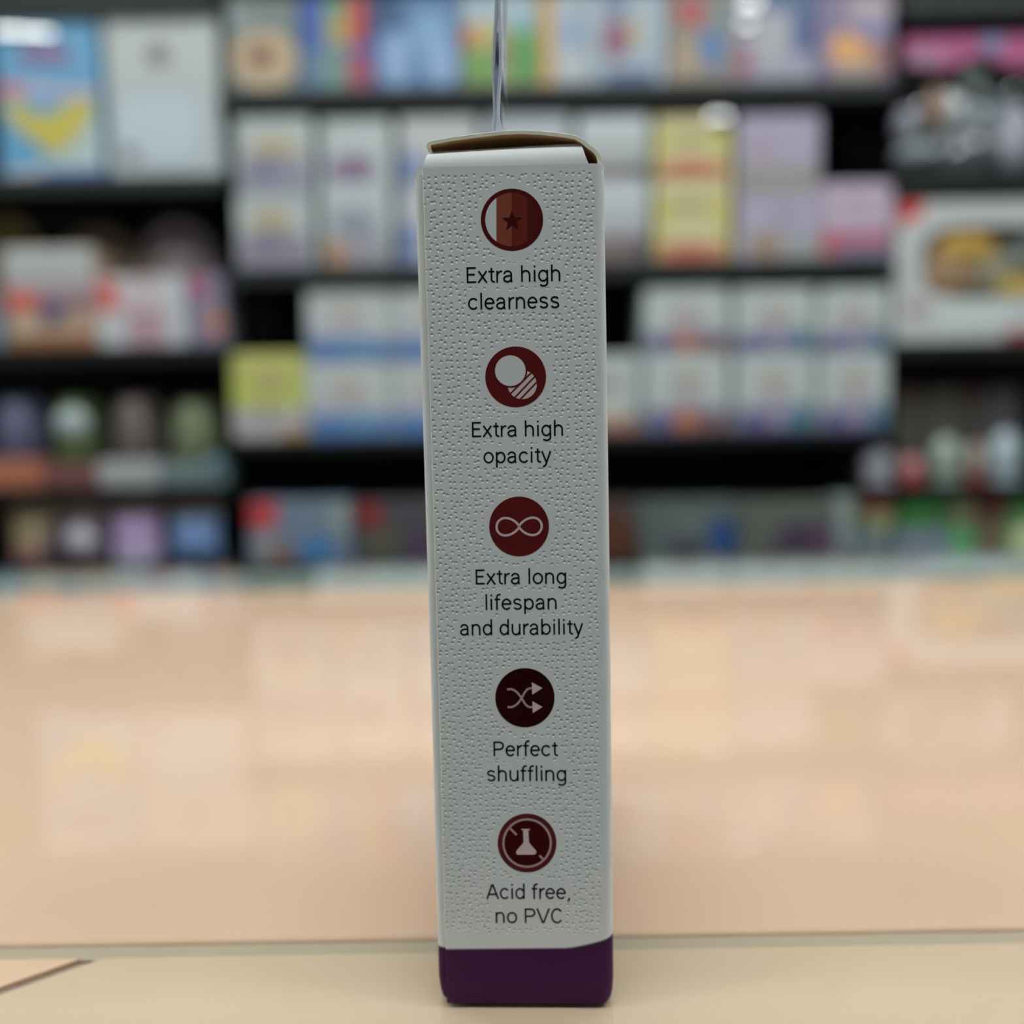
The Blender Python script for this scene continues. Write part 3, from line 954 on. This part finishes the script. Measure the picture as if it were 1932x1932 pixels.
# ---- left unit, fourth shelf: pouches with header cards
def pouch(label, rect, hrgb, rgb, lumps, bk='L', shelf=4, g=2.3, headh=0.24, back=0.03, name='pouch', cat='pouch'):
    p = Pack(name, label, cat, None, bk, shelf, rect, 0.05, back)
    u0, v0, u1, v1 = rect
    hz = p.h * (1 - headh)
    # scalloped header card
    P = [(-p.hw, hz), (p.hw, hz), (p.hw, p.h * 0.96)]
    for i in range(1, 8):
        P.append((p.hw - 2 * p.hw * i / 8, p.h * (0.985 + 0.015 * math.cos(math.pi * i))))
    P.append((-p.hw, p.h * 0.96))
    link_mesh('header_card', prism_xz(P, 0.010, 0.016), mat(hrgb, g, 0.5, 0.3, 0.1, 40), p.root)
    # pillow bag
    b = bmesh.new()
    nx_, nz_ = 10, 12
    F, Bk = [], []
    for k in range(nz_ + 1):
        tz = k / nz_
        rowf, rowb = [], []
        for i in range(nx_ + 1):
            tx = -1 + 2 * i / nx_
            bul = 0.026 * (max(0, 1 - abs(tx) ** 2.5) ** 0.6) * (max(0, 1 - abs(2 * tz - 1) ** 4) ** 0.6) + (0.0006)
            xx = tx * p.hw * (1 - 0.04 * math.sin(math.pi * tz))
            rowf.append(b.verts.new((xx, 0.013 - bul, 0.001 + tz * hz)))
            rowb.append(b.verts.new((xx, 0.013 + bul * 0.5, 0.001 + tz * hz)))
        F.append(rowf); Bk.append(rowb)
    for k in range(nz_):
        for i in range(nx_):
            b.faces.new((F[k][i], F[k][i + 1], F[k + 1][i + 1], F[k + 1][i])).smooth = True
            b.faces.new((Bk[k][i + 1], Bk[k][i], Bk[k + 1][i], Bk[k + 1][i + 1])).smooth = True
    for k in range(nz_):
        for c in (0, nx_):
            b.faces.new((F[k][c], F[k + 1][c], Bk[k + 1][c], Bk[k][c]))
    for k in (0, nz_):
        for i in range(nx_):
            b.faces.new((F[k][i], F[k][i + 1], Bk[k][i + 1], Bk[k][i]))
    link_mesh('bag', b, mat(rgb, g, 0.3, 0.5, 0.1, 40), p.root)
    for (x0, y0, x1, y1, c, nm) in lumps:
        p.lump(x0, y0, x1, y1, c, g, nm, -0.006, 0.012)
    return p
pouch('tan pouch with a reddish bottom', (16, 946, 104, 1068), (138, 122, 96), (124, 110, 86), [(24, 1030, 90, 1066, (120, 82, 82), 'print_patch'), (92, 1000, 106, 1060, (70, 62, 90), 'print_patch')])
pouch('tan headed pouch with a pale round centre', (112, 946, 196, 1068), (140, 122, 104), (96, 88, 100), [(124, 992, 182, 1046, (166, 160, 170), 'pale_disc')])
pouch('lilac pouch with tan header', (206, 944, 302, 1068), (140, 124, 104), (152, 128, 164), [(214, 1044, 296, 1068, (150, 156, 172), 'pale_patch')])
pouch('blue pouch with tan header at the end of the low shelf', (316, 946, 414, 1068), (132, 118, 98), (92, 114, 150), [(330, 1006, 404, 1056, (90, 116, 160), 'print_patch')])

# ---- centre unit, top shelf: picture packs
T_ = 1
def top(label, x0, x1, rgb, patches, v0=-22):
    return simple('picture_pack', label, 'pack', None, 'C', T_, (x0, v0, x1, 159), rgb, patches, 0.09, GA)
top('grey green pack with a round beige badge', 430, 562, (112, 122, 122), [('e', 414, 50, 562, 168, (176, 156, 130), 'badge'), ('e', 466, 76, 516, 118, (124, 88, 70), 'print_patch'), ('r', 416, 10, 470, 62, (128, 140, 140))])
top('blue pack with yellow and red vertical stripes', 566, 708, (64, 92, 158), [('r', 614, -20, 658, 90, (150, 146, 96), 'stripe'), ('r', 616, -20, 656, 22, (86, 136, 112), 'stripe'), ('r', 656, -20, 692, 78, (178, 78, 68), 'stripe'), ('r', 570, 84, 654, 156, (96, 120, 146)), ('r', 606, 100, 660, 156, (108, 138, 130)), ('r', 652, 96, 700, 156, (150, 80, 96)), ('r', 688, -20, 706, 70, (92, 62, 96), 'stripe')])
top('sky blue pack with paler cloud shapes', 710, 866, (86, 120, 160), [('r', 712, -18, 764, 50, (60, 84, 120)), ('e', 716, 56, 776, 158, (132, 158, 194)), ('e', 772, 20, 852, 100, (118, 152, 184)), ('e', 800, 70, 862, 156, (134, 160, 196))])
top('green and yellow pack with a pale top', 870, 1016, (138, 146, 104), [('r', 872, -18, 1012, 44, (154, 170, 180)), ('r', 872, 44, 900, 84, (182, 112, 78)), ('r', 900, 40, 940, 84, (176, 164, 108)), ('e', 876, 86, 940, 156, (110, 146, 86)), ('e', 964, 54, 1012, 152, (82, 146, 82)), ('e', 938, 80, 972, 110, (142, 108, 92)), ('e', 976, 30, 1006, 62, (104, 162, 176))])
top('narrow white pack with orange edges', 1018, 1110, (160, 168, 178), [('r', 1018, -18, 1044, 158, (188, 148, 80), 'edge_stripe'), ('e', 1050, 20, 1106, 90, (140, 156, 176)), ('r', 1060, 100, 1106, 150, (172, 180, 180))])
top('white blue pack with a magenta centre', 1112, 1256, (156, 168, 180), [('e', 1134, 34, 1190, 112, (136, 92, 112), 'centre_figure'), ('r', 1138, 130, 1236, 158, (90, 106, 134)), ('e', 1186, 30, 1214, 90, (170, 164, 132)), ('r', 1140, -18, 1184, 30, (118, 132, 154))])
p6 = top('tan pack with red top corner and blue patch', 1260, 1384, (138, 130, 122), [('p', [(1262, 2), (1336, 2), (1322, 56), (1284, 40)], (166, 84, 88)), ('e', 1264, 78, 1324, 150, (160, 144, 124)), ('p', [(1318, 62), (1368, 66), (1352, 134), (1336, 130)], (80, 122, 176)), ('r', 1336, 8, 1382, 54, (118, 134, 132))])
p7 = top('pale lilac pack with blue right side', 1386, 1538, (152, 150, 168), [('r', 1494, -10, 1536, 102, (84, 98, 138)), ('e', 1420, 30, 1490, 124, (164, 164, 168)), ('r', 1440, -18, 1530, 18, (86, 110, 138)), ('e', 1376, 90, 1420, 150, (150, 98, 118))])
top('lilac pack with an orange starburst', 1542, 1684, (124, 112, 142), [('e', 1564, 60, 1654, 136, (206, 154, 102), 'starburst'), ('e', 1596, -4, 1684, 46, (168, 156, 158)), ('e', 1640, 70, 1690, 150, (142, 106, 106)), ('r', 1574, 124, 1648, 156, (150, 138, 134)), ('e', 1610, 34, 1680, 84, (130, 124, 158))])
# mirror lumps added to stand for glints on the plastic wrapping
p7.lump(1396, -6, 1434, 34, (0, 0, 0), 1, 'glint_mirror', -0.002, 0.0052, mtl=GLINT_METAL)
p7.lump(1394, 38, 1420, 66, (0, 0, 0), 1, 'glint_mirror', -0.002, 0.0036, mtl=GLINT_METAL)

# ---- centre unit, second shelf: stacks of two
def stack(specs, bk, shelf):
    """specs bottom first"""
    lift = None
    out = []
    for s_ in specs:
        p = simple(*s_[:4], bk, shelf, s_[4], s_[5], s_[6], 0.13, s_[7] if len(s_) > 7 else GA, lift)
        lift = p.top()
        out.append(p)
    return out
def arch(dy): return [('e', 470, 256 + dy, 556, 330 + dy, (166, 156, 134), 'arch_print'), ('r', 460, 300 + dy, 576, 362 + dy, (138, 138, 152), 'grey_panel'), ('e', 486, 296 + dy, 540, 346 + dy, (118, 118, 138))]
stack([('trade_box', 'white box with tan arch print, lower of the stack by the left upright', 'box', 'white boxes with tan arch', (446, 371, 590, 496), (172, 180, 180), [('e', 470, 388, 556, 446, (166, 156, 134), 'arch_print'), ('r', 452, 436, 584, 494, (136, 130, 146), 'grey_panel'), ('e', 480, 428, 540, 470, (118, 116, 136))]),
       ('trade_box', 'white box with tan arch print, upper of the stack by the left upright', 'box', 'white boxes with tan arch', (446, 221, 590, 371), (172, 180, 180), [('e', 470, 252, 566, 320, (170, 158, 132), 'arch_print'), ('r', 452, 296, 584, 368, (140, 140, 154), 'grey_panel'), ('e', 468, 292, 536, 340, (120, 120, 140))])], 'C', 2)
stack([('trade_box', 'white box with grey blue print and orange lower corner, under the purple print box', 'box', None, (606, 347, 738, 496), (172, 182, 182), [('e', 622, 390, 714, 440, (140, 146, 158), 'grey_print'), ('r', 610, 446, 656, 492, (162, 128, 108), 'orange_corner'), ('r', 656, 440, 734, 492, (146, 144, 154)), ('e', 632, 408, 652, 432, (112, 118, 134)), ('e', 678, 408, 700, 432, (112, 118, 134))]),
       ('trade_box', 'white box with a purple print, on top of the orange cornered box', 'box', None, (606, 225, 738, 347), (172, 182, 182), [('e', 612, 292, 712, 344, (136, 118, 146), 'purple_print'), ('e', 654, 294, 692, 324, (122, 88, 104))])], 'C', 2)
stack([('trade_box', 'white box with blue side edge, lower of the stack half hidden by the tall carton', 'box', None, (752, 352, 902, 496), (172, 176, 182), [('r', 754, 420, 790, 492, (112, 126, 166), 'blue_edge'), ('r', 800, 420, 898, 490, (150, 150, 164))]),
       ('trade_box', 'white box with blue side edge, upper of the stack half hidden by the tall carton', 'box', None, (752, 221, 902, 352), (176, 178, 180), [('r', 754, 288, 790, 350, (112, 126, 166), 'blue_edge'), ('r', 800, 290, 898, 348, (150, 150, 164))])], 'C', 2)
stack([('trade_box', 'pale grey box behind the tall carton, lower of its stack', 'box', 'hidden pale boxes', (916, 354, 1076, 496), (168, 174, 178), [('r', 930, 400, 1060, 480, (150, 146, 158))]),
       ('trade_box', 'pale grey box peeping over the tall carton', 'box', 'hidden pale boxes', (916, 218, 1076, 354), (168, 174, 178), [('r', 930, 270, 1060, 340, (150, 146, 158))])], 'C', 2)
def brown(dy): return None
stack([('trade_box', 'white box with grey middle and brown bottom, below its twin beside the yellow boxes', 'box', None, (1088, 337, 1226, 496), (170, 176, 178), [('r', 1092, 352, 1222, 378, (186, 194, 198), 'white_band'), ('r', 1092, 420, 1222, 440, (160, 160, 168)), ('r', 1092, 446, 1222, 494, (118, 104, 104), 'brown_base'), ('e', 1196, 450, 1224, 492, (82, 80, 90))]),
       ('trade_box', 'white box with grey middle and brown bottom, above its twin beside the yellow boxes', 'box', None, (1088, 219, 1226, 337), (166, 172, 172), [('r', 1092, 216, 1222, 256, (186, 194, 198), 'white_band'), ('r', 1092, 310, 1222, 334, (118, 104, 104), 'brown_base'), ('e', 1196, 312, 1224, 336, (82, 80, 90))])], 'C', 2)
def yel(v0, v1): return [('r', 1238, v0, 1376, v0 + 34, (196, 186, 150), 'pale_band'), ('e', 1262, v0 + 38, 1340, v0 + 62, (160, 146, 106), 'logo'), ('e', 1250, v0 + 60, 1366, v1 - 20, (192, 186, 146)), ('r', 1244, v1 - 34, 1368, v1 - 2, (182, 118, 98), 'red_base'), ('e', 1280, v1 - 40, 1322, v1 - 4, (180, 100, 84))]
yl = stack([('trade_box', 'yellow box with orange red base, lower of the pair', 'box', 'yellow boxes', (1236, 338, 1380, 496), (188, 180, 108), yel(340, 496)),
       ('trade_box', 'yellow box with orange red base, upper of the pair', 'box', 'yellow boxes', (1236, 219, 1380, 338), (188, 180, 108), yel(214, 338))], 'C', 2)
pl = stack([('trade_box', 'lilac box with tan lower print, under its twin beside the pink box', 'box', None, (1392, 366, 1548, 496), (162, 158, 178), [('e', 1410, 440, 1480, 496, (150, 130, 110), 'tan_print'), ('r', 1480, 450, 1544, 494, (150, 152, 152)), ('e', 1460, 384, 1500, 430, (152, 142, 158))]),
       ('trade_box', 'lilac box with tan lower print, on top of its twin', 'box', None, (1392, 216, 1548, 366), (160, 154, 174), [('r', 1396, 310, 1544, 364, (148, 142, 138), 'tan_print'), ('e', 1420, 260, 1460, 300, (158, 142, 158))])], 'C', 2)
simple('trade_box', 'single pink box with red lower print by the right upright', 'box', None, 'C', 2, (1551, 344, 1684, 496), (178, 162, 182), [
    ('r', 1552, 440, 1690, 484, (166, 100, 118), 'red_print'), ('r', 1552, 442, 1578, 488, (178, 84, 80), 'red_edge'), ('r', 1578, 472, 1690, 494, (120, 116, 140), 'blue_base'), ('e', 1590, 376, 1640, 396, (170, 146, 156), 'logo')], 0.13)
# mirror lump added as a glint on the upper yellow box
yl[1].lump(1334, 212, 1378, 246, (0, 0, 0), 1, 'glint_mirror', -0.002, 0.0046, mtl=GLINT_METAL)

# ---- centre unit, third shelf
simple('trade_box', 'yellow green box with grey lower half and orange corner', 'box', None, 'C', 3, (437, 667, 576, 822), (178, 184, 96), [
    ('r', 432, 676, 574, 694, (186, 178, 120), 'pale_band'), ('e', 478, 700, 546, 740, (168, 158, 112), 'logo'), ('r', 424, 764, 574, 820, (168, 164, 166), 'grey_base'), ('e', 482, 762, 522, 790, (140, 132, 140)), ('r', 534, 800, 574, 820, (160, 122, 78), 'orange_corner')], 0.13)
def blu(x0, x1, v0, v1):
    c = (x0 + x1) / 2
    return [('e', c - 36, v0 + 34, c + 30, v0 + 70, (168, 154, 146), 'logo'), ('r', x0 + 4, v0 + 0.46 * (v1 - v0), x1 - 40, v0 + 0.66 * (v1 - v0), (168, 170, 180)),
            ('r', x0 + 3, v0 + 0.68 * (v1 - v0), x1 - 3, v1 - 2, (84, 118, 168), 'blue_base'), ('e', c, v0 + 0.62 * (v1 - v0), c + 46, v0 + 0.9 * (v1 - v0), (104, 140, 170))]
for (x0, x1, nm) in ((578, 738, 'beside the yellow green box'), (742, 900, 'half hidden behind the tall carton')):
    stack([('trade_box', 'white box with blue base band, lower of the stack ' + nm, 'box', 'white boxes with blue base', (x0, 684, x1, 822), (178, 184, 184), blu(x0, x1, 684, 822)),
           ('trade_box', 'white box with blue base band, upper of the stack ' + nm, 'box', 'white boxes with blue base', (x0, 546, x1, 684), (178, 184, 184), blu(x0, x1, 546, 684))], 'C', 3)
simple('trade_box', 'single white box with brown orange base beside the two-box stacks', 'box', None, 'C', 3, (1058, 670, 1206, 822), (176, 184, 184), [
    ('e', 1120, 706, 1176, 744, (158, 150, 150), 'logo'), ('r', 1062, 786, 1202, 820, (146, 108, 98), 'brown_base'), ('e', 1130, 770, 1176, 800, (180, 170, 150))], 0.13)
def pur(x0, x1, v0, v1, org):
    c = (x0 + x1) / 2
    L_ = [('e', c - 34, v0 + 36, c + 34, v0 + 66, (166, 152, 146), 'logo'), ('e', c - 40, v0 + 0.46 * (v1 - v0), c + 44, v0 + 0.78 * (v1 - v0), (162, 158, 168)),
          ('r', x0 + 3, v0 + 0.7 * (v1 - v0), x1 - 3, v1 - 2, (102, 98, 138), 'purple_base')]
    if org:
        L_ += [('e', c - 26, v0 + 0.68 * (v1 - v0), c + 20, v1 - 2, (174, 110, 76), 'orange_print'), ('r', c + 20, v0 + 0.76 * (v1 - v0), x1 - 6, v1 - 2, (120, 94, 96))]
    else:
        L_ += [('e', c + 26, v0 + 0.64 * (v1 - v0), x1 - 4, v1 - 4, (72, 118, 138), 'teal_print'), ('e', c - 14, v0 + 0.68 * (v1 - v0), c + 24, v1 - 8, (142, 136, 160))]
    return L_
for (x0, x1, org, nm) in ((1216, 1376, True, 'with an orange print on its purple base'), (1388, 1536, False, 'with a teal print, in the middle stack'), (1546, 1677, False, 'with a teal print, in the stack by the right upright')):
    stack([('trade_box', 'lower white box ' + nm, 'box', 'white boxes with purple base', (x0, 667, x1, 822), (178, 186, 184), pur(x0, x1, 667, 822, org)),
           ('trade_box', 'upper white box ' + nm, 'box', 'white boxes with purple base', (x0, 542, x1, 667), (178, 186, 184), pur(x0, x1, 542, 667, org))], 'C', 3)

# ---- centre unit, lowest visible shelf: dim flat packs
GL = 2.6
def low(label, x0, x1, rgb, patches, v0=944):
    return simple('flat_pack', label, 'pack', None, 'C', 4, (x0, v0, x1, 1064), rgb, patches, 0.08, GL, None, None, 0.04)
low('grey blue pack with a red corner and a blue patch', 468, 662, (92, 104, 120), [('r', 470, 948, 524, 990, (158, 38, 38), 'red_corner'), ('r', 482, 992, 512, 1060, (118, 116, 118)), ('e', 508, 1022, 556, 1070, (106, 80, 74)), ('e', 560, 1010, 634, 1068, (58, 98, 138), 'blue_patch'), ('e', 624, 946, 660, 1010, (116, 126, 122))])
low('charcoal pack with a dark red corner', 668, 850, (62, 62, 66), [('r', 672, 950, 722, 990, (108, 28, 28), 'red_corner'), ('e', 690, 990, 750, 1060, (72, 70, 58)), ('e', 760, 1000, 846, 1060, (64, 52, 70))])
low('dark grey pack behind the tall carton', 856, 1050, (64, 66, 68), [('r', 880, 970, 1030, 1050, (72, 74, 74), 'panel')])
low('dark rust brown pack beside the tall carton', 1056, 1204, (62, 50, 46), [('e', 1120, 970, 1200, 1062, (72, 44, 34), 'rust_patch'), ('e', 1192, 946, 1226, 1000, (78, 82, 88))])
low('grey pack with a dark blue patch', 1208, 1392, (74, 82, 82), [('e', 1336, 980, 1392, 1060, (34, 62, 104), 'blue_patch'), ('e', 1276, 970, 1330, 1010, (84, 94, 92)), ('e', 1262, 1020, 1330, 1058, (62, 60, 70))])
low('olive grey pack with a dark purple patch', 1396, 1574, (76, 80, 74), [('e', 1460, 990, 1572, 1060, (58, 48, 66), 'purple_patch'), ('e', 1536, 1010, 1574, 1056, (84, 52, 78))])
low('narrow pale grey pack beside the green bag', 1578, 1614, (124, 134, 130), [('r', 1580, 1006, 1612, 1060, (106, 116, 126), 'panel')], 936)

# ---- right unit
def bag(p, v_top, v_bot, rgb, g, inset=8):
    u0, v0, u1, v1 = p.rect
    b = bmesh.new()
    za, zb_ = p.loc(0, v_bot)[1], p.loc(0, v_top)[1]
    nx_, nz_ = 18, 14
    rnd = random.Random(3)
    F = []
    for k in range(nz_ + 1):
        tz = k / nz_
        row = []
        for i in range(nx_ + 1):
            tx = -1 + 2 * i / nx_
            bul = 0.05 * (max(0, 1 - abs(tx) ** 3) ** 0.7) * (max(0, 1 - abs(2 * tz - 1) ** 3) ** 0.6) + 0.001
            row.append(b.verts.new((tx * p.hw * (0.97 - 0.12 * tz), 0.05 - bul + rnd.uniform(-0.004, 0.004) * (bul > 0.01), za + (zb_ - za) * tz)))
        F.append(row)
    for k in range(nz_):
        for i in range(nx_):
            b.faces.new((F[k][i], F[k][i + 1], F[k + 1][i + 1], F[k + 1][i]))
    o = link_mesh('bag_film', b, film, p.root)
    s_ = o.modifiers.new('thickness', 'SOLIDIFY'); s_.thickness = 0.0006
    return o
p = Pack('plush_bag', 'clear bag of grey plush pieces under a pink header card', 'toy', None, 'R', 1, (1692, 66, 1990, 325), 0.10, 0.03)
a = p.loc(1700, 122)
P = [(-p.hw + 0.004, a[1]), ]
pts_px = [(1704, 68), (1704, 118), (1790, 128), (1812, 118), (1840, 104), (1862, 104), (1888, 122), (1932, 126), (1986, 122), (1986, 66)]
link_mesh('header_card', prism_xz([p.loc(u, v) for u, v in pts_px], -0.004, 0.0), mat((164, 82, 124), GA, 0.4, 0.4, 0.1, 40), p.root)
p.patch('r', 1712, 94, 1776, 118, (150, 120, 142), GA, 'header_print').location.y = -0.004
p.patch('r', 1850, 70, 1884, 100, (100, 128, 160), GA, 'header_print').location.y = -0.004
p.lump(1800, 104, 1900, 196, (30, 37, 35), 1.5, 'plush_head', 0.05, 0.035, 0.8)
p.lump(1818, 118, 1862, 168, (104, 116, 110), 1.5, 'plush_muzzle', 0.018, 0.012, 0.8)
p.lump(1720, 140, 1976, 320, (112, 118, 122), 1.5, 'plush_body', 0.06, 0.045, 0.9)
p.lump(1748, 150, 1800, 240, (138, 112, 94), 1.5, 'plush_arm', 0.03, 0.03, 0.9)
p.lump(1695, 190, 1740, 252, (164, 164, 176), 1.6, 'plush_paw', 0.03, 0.03, 0.9)
p.lump(1696, 258, 1772, 304, (136, 144, 146), 1.6, 'plush_foot', 0.02, 0.03, 0.9)
p.lump(1888, 190, 1960, 318, (160, 160, 172), 1.6, 'plush_foot', 0.02, 0.03, 0.9)
p.lump(1810, 210, 1870, 250, (140, 146, 150), 1.6, 'plush_arm', 0.02, 0.025, 0.9)
bag(p, 128, 322, None, 1)

p = Pack('window_toy_box', 'white toy box with red corner and large rounded window', 'toy box', None, 'R', 2, (1691, 378, 2060, 642), 0.12, 0.012)
u0, v0, u1, v1 = p.rect
# shell with a real window opening in its front
fm = mat((182, 184, 184), GA, 0.35, 0.45, 0.04, 25)
b = bmesh.new()
outer = [(-p.hw, 0), (p.hw, 0), (p.hw, p.h), (-p.hw, p.h)]
w0, w1 = p.loc(1740, 562), p.loc(2004, 424)
win = ellipse_pts(w0[0], w0[1], w1[0], w1[1], 40, 0.55)
def square_proj(x, z):
    cx_, cz_ = (w0[0] + w1[0]) / 2, (w0[1] + w1[1]) / 2
    dx, dz = x - cx_, z - cz_
    k = min(((p.hw - cx_) if dx > 0 else (p.hw + cx_)) / max(abs(dx), 1e-9), ((p.h - cz_) if dz > 0 else cz_) / max(abs(dz), 1e-9))
    return (cx_ + dx * k, cz_ + dz * k)
for y0_, y1_ in ((0.0, 0.003),):
    A = [b.verts.new((x, y0_, z)) for x, z in win]; B = [b.verts.new((*[square_proj(x, z)[0]], y0_, square_proj(x, z)[1])) for x, z in win]
    A2 = [b.verts.new((x, y1_, z)) for x, z in win]
    k_ = len(win)
    for i in range(k_):
        j = (i + 1) % k_
        b.faces.new((A[i], A[j], B[j], B[i]))
        b.faces.new((A[i], A2[i], A2[j], A[j]))
    for (cxn, czn) in ((p.hw, p.h), (-p.hw, p.h), (-p.hw, 0), (p.hw, 0)):
        best = sorted(range(k_), key=lambda i_: (B[i_].co.x - cxn) ** 2 + (B[i_].co.z - czn) ** 2)
        i0 = best[0]
        # close the small corner triangle
        for i1 in ((i0 + 1) % k_, (i0 - 1) % k_):
            if abs(B[i0].co.x - B[i1].co.x) > 1e-6 and abs(B[i0].co.z - B[i1].co.z) > 1e-6:
                cv = b.verts.new((cxn, y0_, czn))
                b.faces.new((B[i0], B[i1], cv))
link_mesh('front', b, fm, p.root)
t_ = 0.003
box('side', -p.hw, -p.hw + t_, 0.0005, p.d, 0, p.h, fm, p.root)
box('side', p.hw - t_, p.hw, 0.0005, p.d, 0, p.h, fm, p.root)
box('top', -p.hw + t_, p.hw - t_, 0.0005, p.d, p.h - t_, p.h, fm, p.root)
box('bottom', -p.hw + t_, p.hw - t_, 0.0005, p.d, 0, t_, fm, p.root)
box('back', -p.hw + t_, p.hw - t_, p.d - t_, p.d, t_, p.h - t_, fm, p.root)
box('inner_card', -p.hw + t_, p.hw - t_, 0.058, 0.060, t_, p.h - t_, mat((150, 140, 120), GA, 0.6, 0.2), p.root)
p.patch('p', 0, 0, 0, 0, (196, 44, 38), GA, 'red_corner', [(1684, 380), (1742, 380), (1728, 412), (1690, 418), (1684, 418)])
p.patch('q', 1756, 566, 1916, 618, (188, 198, 198), GA, 'white_label')
p.patch('r', 1716, 566, 1752, 592, (160, 138, 140), GA, 'print_patch')
p.patch('r', 1898, 624, 2040, 640, (150, 50, 62), GA, 'red_band')
gm = p.loc(0, 500)[1]
p.lump(1764, 424, 1890, 500, (190, 150, 66), 2.0, 'toy_crest', 0.026, 0.02, 0.6)
p.lump(1744, 468, 1850, 566, (156, 124, 92), 1.9, 'toy_body', 0.026, 0.02, 0.6)
p.lump(1840, 470, 1930, 560, (142, 134, 110), 1.9, 'toy_arm', 0.03, 0.02, 0.6)
p.lump(1880, 520, 1990, 570, (184, 154, 62), 2.0, 'toy_base', 0.024, 0.019, 0.6)
p.lump(1910, 440, 1996, 520, (120, 124, 118), 1.8, 'toy_wing', 0.034, 0.02, 0.6)
box('window_pane', w0[0] - 0.004, w1[0] + 0.004, 0.0032, 0.0038, w0[1] - 0.004, w1[1] + 0.004, film, p.root)

# third shelf: capsule packs with pale domes
def capsule(label, x0, x1, dome, drgb, crgb, base=None, v0=732):
    p = Pack('capsule_pack', label, 'toy', None, 'R', 3, (x0, v0, x1, 916), 0.05, 0.025)
    P = [(-p.hw, 0.012), (p.hw, 0.012), (p.hw, p.h * 0.9), (p.hw * 0.6, p.h), (-p.hw * 0.6, p.h), (-p.hw, p.h * 0.9)]
    link_mesh('backing_card', prism_xz(P, 0.03, 0.034), mat(crgb, 1.7, 0.5, 0.3, 0.1, 40), p.root)
    p.lump(*dome, drgb, 2.3, 'dome', 0.012, 0.018, 0.2)
    box('base', -p.hw * 0.8, p.hw * 0.8, -0.004, 0.034, 0, 0.012, mat(base or drgb, 2.0, 0.4, 0.4), p.root, 0.003)
    if base:
        p.lump((x0 + x1) / 2 - 14, v0 + 2, (x0 + x1) / 2 + 14, v0 + 20, (90, 40, 40), 1.5, 'clip', 0.03, 0.008, 0.5)
    return p
capsule('capsule pack with a lilac grey dome by the upright', 1628, 1692, (1632, 848, 1686, 908), (150, 150, 158), (64, 64, 62), None, 846)
capsule('capsule pack with a pink dome on a red base', 1698, 1752, (1706, 862, 1744, 908), (178, 122, 122), (72, 70, 64), (150, 30, 40))
capsule('capsule pack with a tall pale green dome', 1757, 1824, (1761, 824, 1820, 908), (134, 146, 138), (70, 70, 62))
capsule('capsule pack with a beige dome on a red base', 1828, 1866, (1831, 836, 1863, 908), (150, 138, 130), (66, 62, 58), (150, 30, 36))
capsule('capsule pack with a bright bluish dome', 1870, 1936, (1874, 814, 1932, 908), (150, 164, 170), (72, 70, 74))
# lowest visible shelf
simple('snack_pack', 'dark green pack with red top and tan patch beside the narrow pale grey pack', 'pack', None, 'C', 4, (1618, 936, 1684, 1064), (74, 92, 66), [
    ('r', 1624, 938, 1678, 968, (150, 34, 32), 'red_top'), ('e', 1640, 962, 1682, 1008, (156, 146, 110), 'tan_patch'), ('r', 1620, 1010, 1682, 1060, (92, 104, 108), 'grey_panel')], 0.07, 2.6, None, None, 0.03)
p = simple('snack_pack', 'green pack with a grey blue lower panel and added clear glint lump', 'pack', None, 'R', 4, (1692, 934, 1792, 1062), (72, 112, 70), [
    ('r', 1694, 1000, 1790, 1058, (98, 108, 122), 'grey_panel'), ('e', 1700, 938, 1770, 986, (62, 130, 66), 'green_patch')], 0.07, 2.6, None, None, 0.03)
p.lump(1726, 1000, 1764, 1036, (0, 0, 0), 1, 'clear_glint', -0.002, 0.006, mtl=film)  # clear lump added to give the pack an out-of-focus highlight
simple('snack_pack', 'bright green narrow pack', 'pack', None, 'R', 4, (1796, 932, 1838, 1062), (88, 130, 86), [('e', 1800, 940, 1834, 990, (136, 124, 96), 'tan_patch'), ('r', 1800, 1010, 1836, 1056, (78, 138, 96), 'green_patch')], 0.07, 2.6, None, None, 0.03)
simple('snack_pack', 'dark brown pack with a red top', 'pack', None, 'R', 4, (1842, 936, 1900, 1062), (84, 74, 62), [('r', 1844, 940, 1898, 966, (112, 36, 32), 'red_top'), ('e', 1856, 970, 1892, 1040, (98, 88, 68), 'print_patch')], 0.07, 2.6, None, None, 0.03)
simple('snack_pack', 'light green pack with a cream disc', 'pack', None, 'R', 4, (1904, 930, 1990, 1062), (96, 138, 90), [('e', 1912, 990, 1970, 1050, (166, 170, 134), 'cream_disc'), ('r', 1906, 934, 1986, 970, (60, 118, 66), 'green_band')], 0.07, 2.6, None, None, 0.03)
